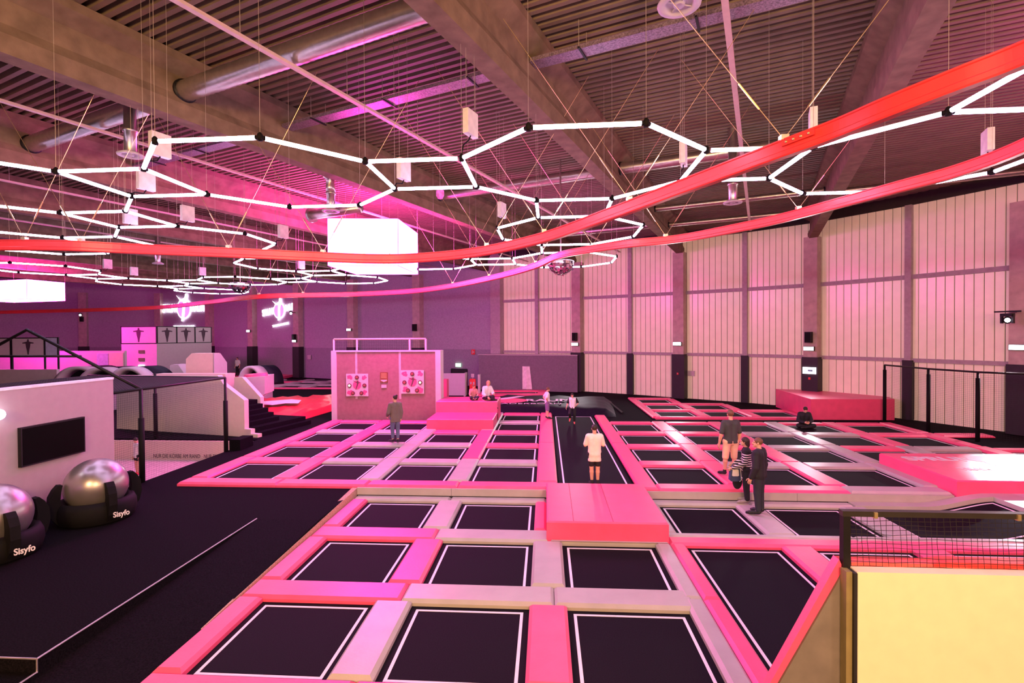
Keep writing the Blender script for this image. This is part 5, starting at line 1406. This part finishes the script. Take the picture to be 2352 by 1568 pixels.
def person(label, base, yaw, H, joints=None, top=None, bottom=None, shoes=None, hair=HAIRD, hair_long=0.0, head_yaw=0.0, head_pitch=0.0, socks=None, res=None, bald=0.0, group=None):
    t = thing('person', label, 'person', base, group, yaw)
    J = dict(hipL=(-.055, 0, .52), hipR=(.055, 0, .52), kneeL=(-.06, .005, .285), kneeR=(.06, .005, .285), ankL=(-.06, -.01, .045), ankR=(.06, -.01, .045),
             shL=(-.108, 0, .805), shR=(.108, 0, .805), elL=(-.135, -.01, .63), elR=(.135, -.01, .63), wrL=(-.140, .03, .485), wrR=(.140, .03, .485),
             neck=(0, -.005, .845), head=(0, .012, .935), footL=None, footR=None)
    J.update(joints or {})
    J = {k: (np.array(v, float) * H if v is not None else None) for k, v in J.items()}
    for s in 'LR':
        if J['foot' + s] is None: J['foot' + s] = J['ank' + s] + np.array([(.02 if s == 'R' else -.02), .105, -.025]) * H
    h = res or .0085
    C = lambda a, b, r1, r2, kk=.012: ('c', np.array(a), np.array(b), r1 * H, r2 * H, kk)
    E = lambda c, r, kk=.01: ('e', np.array(c), np.array(r) * H, kk)
    hipm = (J['hipL'] + J['hipR']) / 2; shm = (J['shL'] + J['shR']) / 2; chest = shm * .75 + hipm * .25; waist = shm * .38 + hipm * .62
    sx = (J['shR'] - J['shL']); sxn = sx / np.linalg.norm(sx); hx_ = (J['hipR'] - J['hipL']); hxn = hx_ / np.linalg.norm(hx_)
    upt = (shm - hipm); uptn = upt / np.linalg.norm(upt)
    P_ = []
    def torso(infl, hem=None):
        L = []
        for s in (-1, 1):
            a = shm + sxn * (s * .055 * H) - uptn * .035 * H; b = waist + (sxn + hxn) * (s * .018 * H); c = hipm + hxn * (s * .038 * H)
            L += [C(a, b, .058 + infl, .052 + infl, .02), C(b, c, .052 + infl, .062 + infl, .02)]
        L += [C(J['shL'] + sxn * .012 * H, J['shR'] - sxn * .012 * H, .036 + infl, .036 + infl, .02)]
        return L
    P_ += torso(0) + [C(shm, J['neck'], .036, .031), C(J['neck'], J['head'] - np.array([0, .012, .02]) * H, .031, .030)]
    # head, face
    cy, sy = math.cos(head_yaw), math.sin(head_yaw); cp, sp = math.cos(head_pitch), math.sin(head_pitch)
    def hd(x, y, z):
        y, z = y * cp + z * sp, -y * sp + z * cp
        return J['head'] + np.array([x * cy - y * sy, x * sy + y * cy, z]) * H
    P_ += [E(hd(0, -.006, .012), (.042, .053, .052), .01), E(hd(0, .018, -.022), (.031, .035, .040), .012), C(hd(0, .048, .004), hd(0, .060, -.016), .007, .009, .006), C(hd(0, .042, -.048), hd(0, .036, -.05), .014, .014, .01)]
    P_ += [E(hd(s * .043, -.002, -.004), (.007, .011, .017), .004) for s in (-1, 1)] + [C(hd(-.02, .044, .014), hd(.02, .044, .014), .008, .008, .008)]
    bp = list(P_)
    for s in 'LR':
        sg = -1 if s == 'L' else 1
        sh, el, wr = J['sh' + s], J['el' + s], J['wr' + s]
        bp += [C(sh, el, .032, .024), C(el, el * .7 + wr * .3, .0245, .0255), C(el * .7 + wr * .3, wr, .0255, .0155)]
        hp, kn, an, ft = J['hip' + s], J['knee' + s], J['ank' + s], J['foot' + s]
        ca = kn * .72 + an * .28
        bp += [C(hp, kn, .054, .034), C(kn, ca, .032, .034), C(ca, an, .034, .020), C(an, ft, .022, .017), C(an, an * 1.1 - ft * .1, .022, .020), C(ft, ft * 1.25 - an * .25, .017, .014)]
        # hand: palm, four fingers of unequal length, thumb from the side of the palm
        d = wr - el; d = d / np.linalg.norm(d)
        ref = np.array([0, 1, 0.]) if abs(d[1]) < .75 else np.array([0, 0, 1.])
        th = ref - d * (ref @ d); th = th / np.linalg.norm(th); nrm = np.cross(d, th) * sg
        hp0 = J.get('hand' + s)
        f = .56
        bp += [C(wr + th * .012 * H * f, wr + d * .05 * H + th * .014 * H * f, .013, .013, .006), C(wr - th * .012 * H * f, wr + d * .048 * H - th * .014 * H * f, .013, .012, .006)]
        for q, ln in enumerate((.046, .051, .047, .037)):
            b0 = wr + d * .052 * H + th * (.019 - .0125 * q) * H; m_ = b0 + d * ln * .5 * H - nrm * .006 * H; e_ = m_ + d * ln * .42 * H - nrm * .020 * H
            bp += [C(b0, m_, .0058, .0054, .002), C(m_, e_, .0054, .0046, .002)]
        b0 = wr + d * .018 * H + th * .018 * H; m_ = b0 + d * .022 * H + th * .020 * H; e_ = m_ + d * .026 * H + th * .004 * H - nrm * .006 * H
        bp += [C(b0, m_, .0085, .0068, .004), C(m_, e_, .0066, .0054, .003)]
    hands = [w for w in ('L', 'R')]
    sdf_obj('body', bp, h, SKIN, t)
    hc = h * 1.25
    if top:
        L = torso(.010 + top.get('loose', 0)); clips = []
        hem = top.get('hem', .50); ext = (J['hipL'] + J['hipR']) / 2 + uptn * (hem - .52) * H
        for s in (-1, 1): L.append(C(hipm + hxn * s * .036 * H, ext + hxn * s * (.040 + top.get('flare', 0)) * H, .066 + top.get('loose', 0), .064 + top.get('loose', 0), .02))
        clips.append((-uptn, float(-(ext @ uptn))))
        slv = top.get('sleeve', .45); rad = top.get('srad', .010)
        arms = []
        for s in 'LR':
            sh, el, wr = J['sh' + s], J['el' + s], J['wr' + s]
            if slv <= .5: e2 = sh + (el - sh) * (slv * 2); arms.append(C(sh, e2, .036 + rad * .6, .031 + rad))
            else: e2 = el + (wr - el) * ((slv - .5) * 2) * .96; arms += [C(sh, el, .036 + rad * .6, .029 + rad), C(el, e2, .029 + rad, .021 + rad)]
        if top.get('sleeve_mat'):
            sdf_obj('sleeves', arms, hc, top['sleeve_mat'], t)
        else: L += arms
        if top.get('hood'): L += [E(J['neck'] + np.array([0, -.04, -.02]) * H, (.055, .035, .035))]
        L += [C(shm, J['neck'] - uptn * .012 * H, .048, .037)]
        sdf_obj(top.get('name', 'shirt'), L, hc, top['mat'], t, clips, .016)
    if bottom:
        L = [C(J['hipL'], J['hipR'], .066, .066, .03)]; ln = bottom.get('len', 1.0); w = bottom.get('w', .010)
        L += [C(hipm, hipm + uptn * .05 * H, .062, .054, .03)]
        for s in 'LR':
            hp, kn, an = J['hip' + s], J['knee' + s], J['ank' + s]
            if ln <= .5: L.append(C(hp, hp + (kn - hp) * ln * 2, .060, .050 + w - (.012 * ln * 2)))
            else: L += [C(hp, kn, .060, .037 + w), C(kn, kn + (an - kn) * (ln - .5) * 2, .037 + w, .026 + w)]
        sdf_obj(bottom.get('name', 'trousers'), L, hc, bottom['mat'], t, (), .014)
    if socks:
        for s in 'LR':
            an, ft, kn = J['ank' + s], J['foot' + s], J['knee' + s]
            sdf_obj('sock', [C(an + (kn - an) * .16, an, .025, .026), C(an, ft, .026, .021), C(an, an * 1.1 - ft * .1, .026, .024), C(ft, ft * 1.25 - an * .25, .021, .018)], hc, socks, t)
    if shoes:
        for s in 'LR':
            an, ft = J['ank' + s], J['foot' + s]
            sdf_obj('shoe', [C(an - np.array([0, 0, .008]) * H, ft, .027, .023), C(an, an * 1.12 - ft * .12, .026, .026), C(ft, ft * 1.3 - an * .3, .023, .018)], hc, shoes, t)
    # hair: cap over the skull, cut free of the face
    up_ = hd(0, 0, 1) - J['head']; fw_ = hd(0, 1, 0) - J['head']; up_ = up_ / H; fw_ = fw_ / H
    L = [E(hd(0, -.010, .017), (.0475, .057, .0545 - bald))]
    nrm = fw_ * .80 - up_ * .60
    clips = [(nrm, float(hd(0, .010, .0) @ nrm + .012 * H))]
    if hair_long: L += [C(hd(0, -.03, .01), hd(0, -.035, -hair_long), .045, .034), C(hd(-.036, -.012, .01), hd(-.034, -.02, -hair_long), .020, .018), C(hd(.036, -.012, .01), hd(.034, -.02, -hair_long), .020, .018)]
    if hair_long == 0 and bald < 0: L += [E(hd(0, -.045, .055), (.026, .026, .026))]
    sdf_obj('hair', L, hc, hair, t, clips)
    eb = MB()
    for s in (-1, 1): eb.ball(hd(s * .017, .0425, .004), .0052 * H, n=8, m=6)
    eb.build2('eyes', EYE, t)
    mb = MB(); c = hd(0, .0505, -.030); mb.ball(c, .013 * H, .006 * H, .004 * H, n=10, m=6); mb.build2('mouth', LIP, t)
    return t
def build2(s, name, m, parent):                          # coordinates already local to the parent
    me = bpy.data.meshes.new(name); me.from_pydata([tuple(v) for v in s.v], [], s.f); me.materials.append(m); me.shade_smooth(); me.update()
    o = bpy.data.objects.new(name, me); col.objects.link(o); o.parent = parent
    return o
MB.build2 = build2
D = math.radians
WT_ = cloth('cotton_white', (.85, .80, .78)); CRM = cloth('cotton_cream', (.92, .82, .64)); BLK = cloth('cotton_black', (.012, .011, .013))
DEN = cloth('denim_dark', (.022, .026, .04)); DENB = cloth('denim_blue', (.12, .14, .24)); OLI = cloth('fleece_olive', (.17, .145, .12)); CHAR = cloth('cotton_charcoal', (.055, .060, .058))
BEI = cloth('cotton_beige', (.85, .60, .38)); PUR = cloth('cotton_purple', (.22, .13, .27)); NAVY = cloth('jacket_navy', (.015, .014, .02)); RST = cloth('cotton_rust', (.55, .25, .24)); SHOEB = mat('shoe_black', (.012, .010, .012), .5); SHOEG = mat('shoe_grey', (.35, .30, .30), .6); ORS = cloth('sock_orange', (.85, .16, .12)); SKB = cloth('sock_black', (.015, .012, .015)); REDS = mat('shoe_red', (.65, .03, .05), .5)
def stripes():
    m = bpy.data.materials.new('striped_knit'); m.use_nodes = True; nt = m.node_tree; b = nt.nodes['Principled BSDF']; b.inputs['Roughness'].default_value = .85
    tc = nt.nodes.new('ShaderNodeTexCoord'); w = nt.nodes.new('ShaderNodeTexWave'); w.bands_direction = 'Z'; w.inputs['Scale'].default_value = 5.6; w.inputs['Distortion'].default_value = .6; w.inputs['Detail'].default_value = 1
    sx = nt.nodes.new('ShaderNodeSeparateXYZ'); r = nt.nodes.new('ShaderNodeValToRGB'); r.color_ramp.interpolation = 'CONSTANT'
    r.color_ramp.elements[0].color = (.012, .010, .012, 1); r.color_ramp.elements[1].color = (.85, .78, .76, 1); r.color_ramp.elements[1].position = .62
    lt = nt.nodes.new('ShaderNodeMath'); lt.operation = 'LESS_THAN'; lt.inputs[1].default_value = 1.24
    mx = nt.nodes.new('ShaderNodeMixRGB'); mx.inputs[1].default_value = (.012, .010, .012, 1)
    nt.links.new(tc.outputs['Object'], w.inputs['Vector']); nt.links.new(w.outputs['Fac'], r.inputs['Fac']); nt.links.new(tc.outputs['Object'], sx.inputs[0]); nt.links.new(sx.outputs['Z'], lt.inputs[0])
    nt.links.new(lt.outputs[0], mx.inputs[0]); nt.links.new(r.outputs['Color'], mx.inputs[2]); nt.links.new(mx.outputs[0], b.inputs['Base Color'])
    return m
# teenager seen from behind on the runway
b = P(1366, 1114, 0.005)
person('boy seen from behind in long cream T-shirt and black shorts on the runway', (b.x, 13.6, .006), D(2), 1.60, dict(elL=(-.150, .02, .655), elR=(.150, .02, .655), wrL=(-.115, .13, .66), wrR=(.115, .13, .66), ankL=(-.045, 0, .045), ankR=(.05, 0, .045), kneeL=(-.05, .005, .285), kneeR=(.052, .005, .285)),
       dict(mat=CRM, hem=.40, sleeve=.42, loose=.005, srad=.009), dict(mat=BLK, len=.36, name='shorts'), None, HAIRD, socks=SKB, head_pitch=D(8))
# man in charcoal T-shirt
b = P(1668, 1094, .09)
person('man seen from behind in charcoal T-shirt and beige shorts on right court', (b.x + .15, b.y + .1, .095), D(10), 1.80, dict(ankL=(-.085, .02, .045), kneeL=(-.075, .01, .285), ankR=(.075, -.02, .045), elL=(-.155, -.01, .63), wrL=(-.165, .03, .49), elR=(.15, .0, .63)),
       dict(mat=CHAR, hem=.50, sleeve=.40, loose=.002, srad=.006), dict(mat=BEI, len=.50, name='shorts', w=.010), None, HAIRB, socks=SKB)
# couple in the sunken court
wl = LOW + .115
wo = person('woman with dark bob in black and white striped jumper beside the step', (P(1708, 1152, wl).x + .06, 12.88, wl), D(72), 1.60, dict(elR=(.135, .02, .63), wrR=(.09, .17, .56), elL=(-.13, .03, .62), wrL=(-.07, .20, .52), neck=(0, .005, .845), head=(0, .025, .93), shL=(-.10, 0, .80), shR=(.10, 0, .80)),
       dict(mat=stripes(), hem=.49, sleeve=.96, loose=.003, srad=.010, name='jumper'), dict(mat=NAVY, len=.96, w=.012), SHOEG, HAIRD, hair_long=.055, head_pitch=D(6))
person('man in black jacket and dark jeans standing on grey padding, seen from behind', (P(1744, 1180, wl).x, 12.05, wl), D(50), 1.76, dict(elL=(-.15, -.005, .63), wrL=(-.15, .05, .49), elR=(.14, -.02, .63), wrR=(.15, -.0, .49), neck=(0, .002, .845), head=(0, .02, .93)),
       dict(mat=NAVY, hem=.475, sleeve=.97, loose=.010, srad=.014, name='jacket'), dict(mat=DEN, len=.95, w=.008), SHOEB, HAIRB, head_yaw=D(25), bald=.004)
# bag and coat held by the woman
bp_ = P(1688, 1085, wl); bpx, bpz = PY(1687, 1087, 12.93).x, PY(1687, 1087, 12.93).z
t = thing('bag', 'blue and white bag held by the woman in the striped jumper', 'bag', (bpx, 12.93, bpz - .17))
BAGB = cloth('bag_blue', (.05, .07, .16))
pl = [(-.13, -.15), (-.10, -.18), (.10, -.18), (.14, -.14), (.12, .13), (.08, .16), (-.08, .16), (-.11, .13)]
mb = MB(); mb.prism([(bpx + x, 12.87, bpz + z) for x, z in pl][::-1], (0, .11, 0)); mb.build('pouch', BAGB, t)
mb = MB(); mb.prism([(bpx + x * .62, 12.862, bpz + .04 + z * .5) for x, z in pl][::-1], (0, .006, 0)); mb.build('white_print', WT_, t)
mb = MB(); mb.tube([(bpx + x * 1.02, 12.868, bpz + z * 1.02) for x, z in pl[2:6]], .010, 6); mb.build('white_piping', WT_, t)
mb = MB(); mb.tube([(bpx - .09, 12.93, bpz + .12), (bpx - .03, 12.93, bpz + .25), (bpx + .05, 12.93, bpz + .25), (bpx + .09, 12.93, bpz + .12)], .012, 6); mb.build('handle', BAGB, t, True)
q = PY(1694, 1105, 12.95); mb = MB(); mb.ball((q.x, 12.97, q.z), .12, .08, .20, 14, 10); mb.ball((q.x - .04, 12.95, q.z + .24), .11, .09, .16, 14, 10)
tag(mb.build('coat', NAVY, smooth=True), 'dark coat carried in a bundle by the woman in the striped jumper', 'coat')
# woman in grey fleece on the left court
b = P(908, 1015, .09)
person('person in grey fleece and blue jeans standing on left court, looking left', (b.x, b.y, .09), D(40), 1.72, dict(elL=(-.155, .0, .635), wrL=(-.13, .11, .56), elR=(.13, -.03, .63), wrR=(.12, -.02, .50), ankL=(-.04, .03, .045), ankR=(.04, -.04, .045), kneeL=(-.05, .03, .285)),
       dict(mat=OLI, hem=.435, sleeve=.96, loose=.008, srad=.012, name='fleece'), dict(mat=DENB, len=.88, w=.006), SHOEB, HAIRD, head_yaw=D(30), bald=-.001)
# boy hands on hips
b = P(1257, 961, .1)
person('boy with hands on hips in white T-shirt and purple shorts beside the runway', (b.x, b.y, .105), D(-75), 1.45, dict(elL=(-.185, -.07, .66), wrL=(-.10, -.02, .56), elR=(.185, -.07, .66), wrR=(.10, -.02, .56), head=(0, .03, .93)),
       dict(mat=WT_, hem=.50, sleeve=.36, loose=.002), dict(mat=PUR, len=.50, name='shorts', w=.012), SHOEB, HAIRB, head_pitch=D(15))
# running boy
b = P(1318, 972, .02)
person('boy running towards the camera in white shirt with black sleeves', (b.x - .05, b.y, .02), D(168), 1.36, dict(elL=(-.17, -.05, .66), wrL=(-.15, .09, .62), elR=(.165, -.02, .65), wrR=(.19, .06, .54), kneeL=(-.06, .03, .285), ankL=(-.055, -.01, .045), kneeR=(.08, .13, .33), ankR=(.085, -.02, .17), footR=(.09, .06, .10), neck=(0, .02, .845), head=(.005, .045, .925)),
       dict(mat=WT_, hem=.50, sleeve=.40, sleeve_mat=BLK, srad=.012), dict(mat=BLK, len=.92, w=.012), None, HAIRD, socks=ORS, head_yaw=D(30), head_pitch=D(18))
# seated pair on the stepped block
sit = dict(hipL=(-.055, 0, .05), hipR=(.055, 0, .05), shL=(-.105, .05, .33), shR=(.105, .05, .33), neck=(0, .065, .375), head=(0, .10, .455))
s1 = dict(sit); s1.update(kneeL=(-.12, .22, .10), kneeR=(.12, .22, .10), ankL=(.02, .24, .03), ankR=(-.02, .16, .03), footL=(.08, .27, .02), footR=(-.09, .19, .02), elL=(-.14, .10, .17), elR=(.14, .12, .17), wrL=(-.06, .23, .07), wrR=(.06, .22, .08))
q = P(1084, 922, 1.0)
person('child in rust coloured top sitting cross-legged on the pink stepped block', (q.x - .05, 23.5, 1.005), D(200), 1.35, s1, dict(mat=RST, hem=.50, sleeve=.40, loose=.001), dict(mat=DEN, len=.95, w=.010), SHOEB, HAIRB, head_pitch=D(25), head_yaw=D(20))
s2 = dict(sit); s2.update(kneeL=(-.05, .235, .10), kneeR=(.12, .19, .09), ankL=(-.06, .30, -.13), ankR=(-.01, .24, .03), footL=(-.06, .39, -.17), footR=(-.10, .28, .02), elL=(-.13, .13, .17), elR=(.15, .09, .18), wrL=(-.07, .25, .17), wrR=(.12, .21, .10))
q = P(1118, 924, 1.0)
person('woman in white shirt sitting on the edge of the pink stepped block', (q.x - .12, 23.35, 1.005), D(222), 1.72, s2, dict(mat=WT_, hem=.47, sleeve=.72, loose=.006, srad=.018), dict(mat=BLK, len=.95, w=.008), SHOEB, HAIRL, hair_long=.09, head_yaw=D(-35), head_pitch=D(15))
# man sitting cross-legged
s3 = dict(sit); s3.update(kneeL=(-.17, .17, .07), kneeR=(.17, .17, .07), ankL=(.03, .23, .035), ankR=(-.03, .17, .035), footL=(.11, .24, .025), footR=(-.12, .19, .025), elL=(-.15, .08, .17), elR=(.15, .08, .17), wrL=(-.05, .22, .15), wrR=(.05, .22, .15), neck=(0, .075, .375), head=(0, .12, .44))
q = P(1850, 982, .01)
mn = person('man in black jacket sitting cross-legged on a trampoline, looking at his hands', (q.x, q.y + .15, .006), D(172), 1.76, s3, dict(mat=NAVY, hem=.49, sleeve=.96, loose=.004, srad=.012, name='jacket'), dict(mat=NAVY, len=.95, w=.010), SHOEB, HAIRD, head_pitch=D(35))
# kid in the pit, distant person
q = P(316, 1090, -.8)
person('child with ponytail in white printed T-shirt and red shoes inside the net cage', (q.x, q.y, -.795), D(150), 1.30, dict(elL=(-.14, -.01, .63), wrL=(-.15, .0, .50), head=(0, .03, .93)), dict(mat=WT_, hem=.46, sleeve=.38, loose=.004), dict(mat=BLK, len=.22, name='shorts'), REDS, HAIRD, head_yaw=D(30), head_pitch=D(28))
q = P(546, 862, .2)
person('distant person in white top and black trousers by the far dark wall', (q.x, q.y, .205), D(170), 1.75, dict(), dict(mat=WT_, hem=.50, sleeve=.38), dict(mat=BLK, len=.95), SHOEB, HAIRD, res=.012)
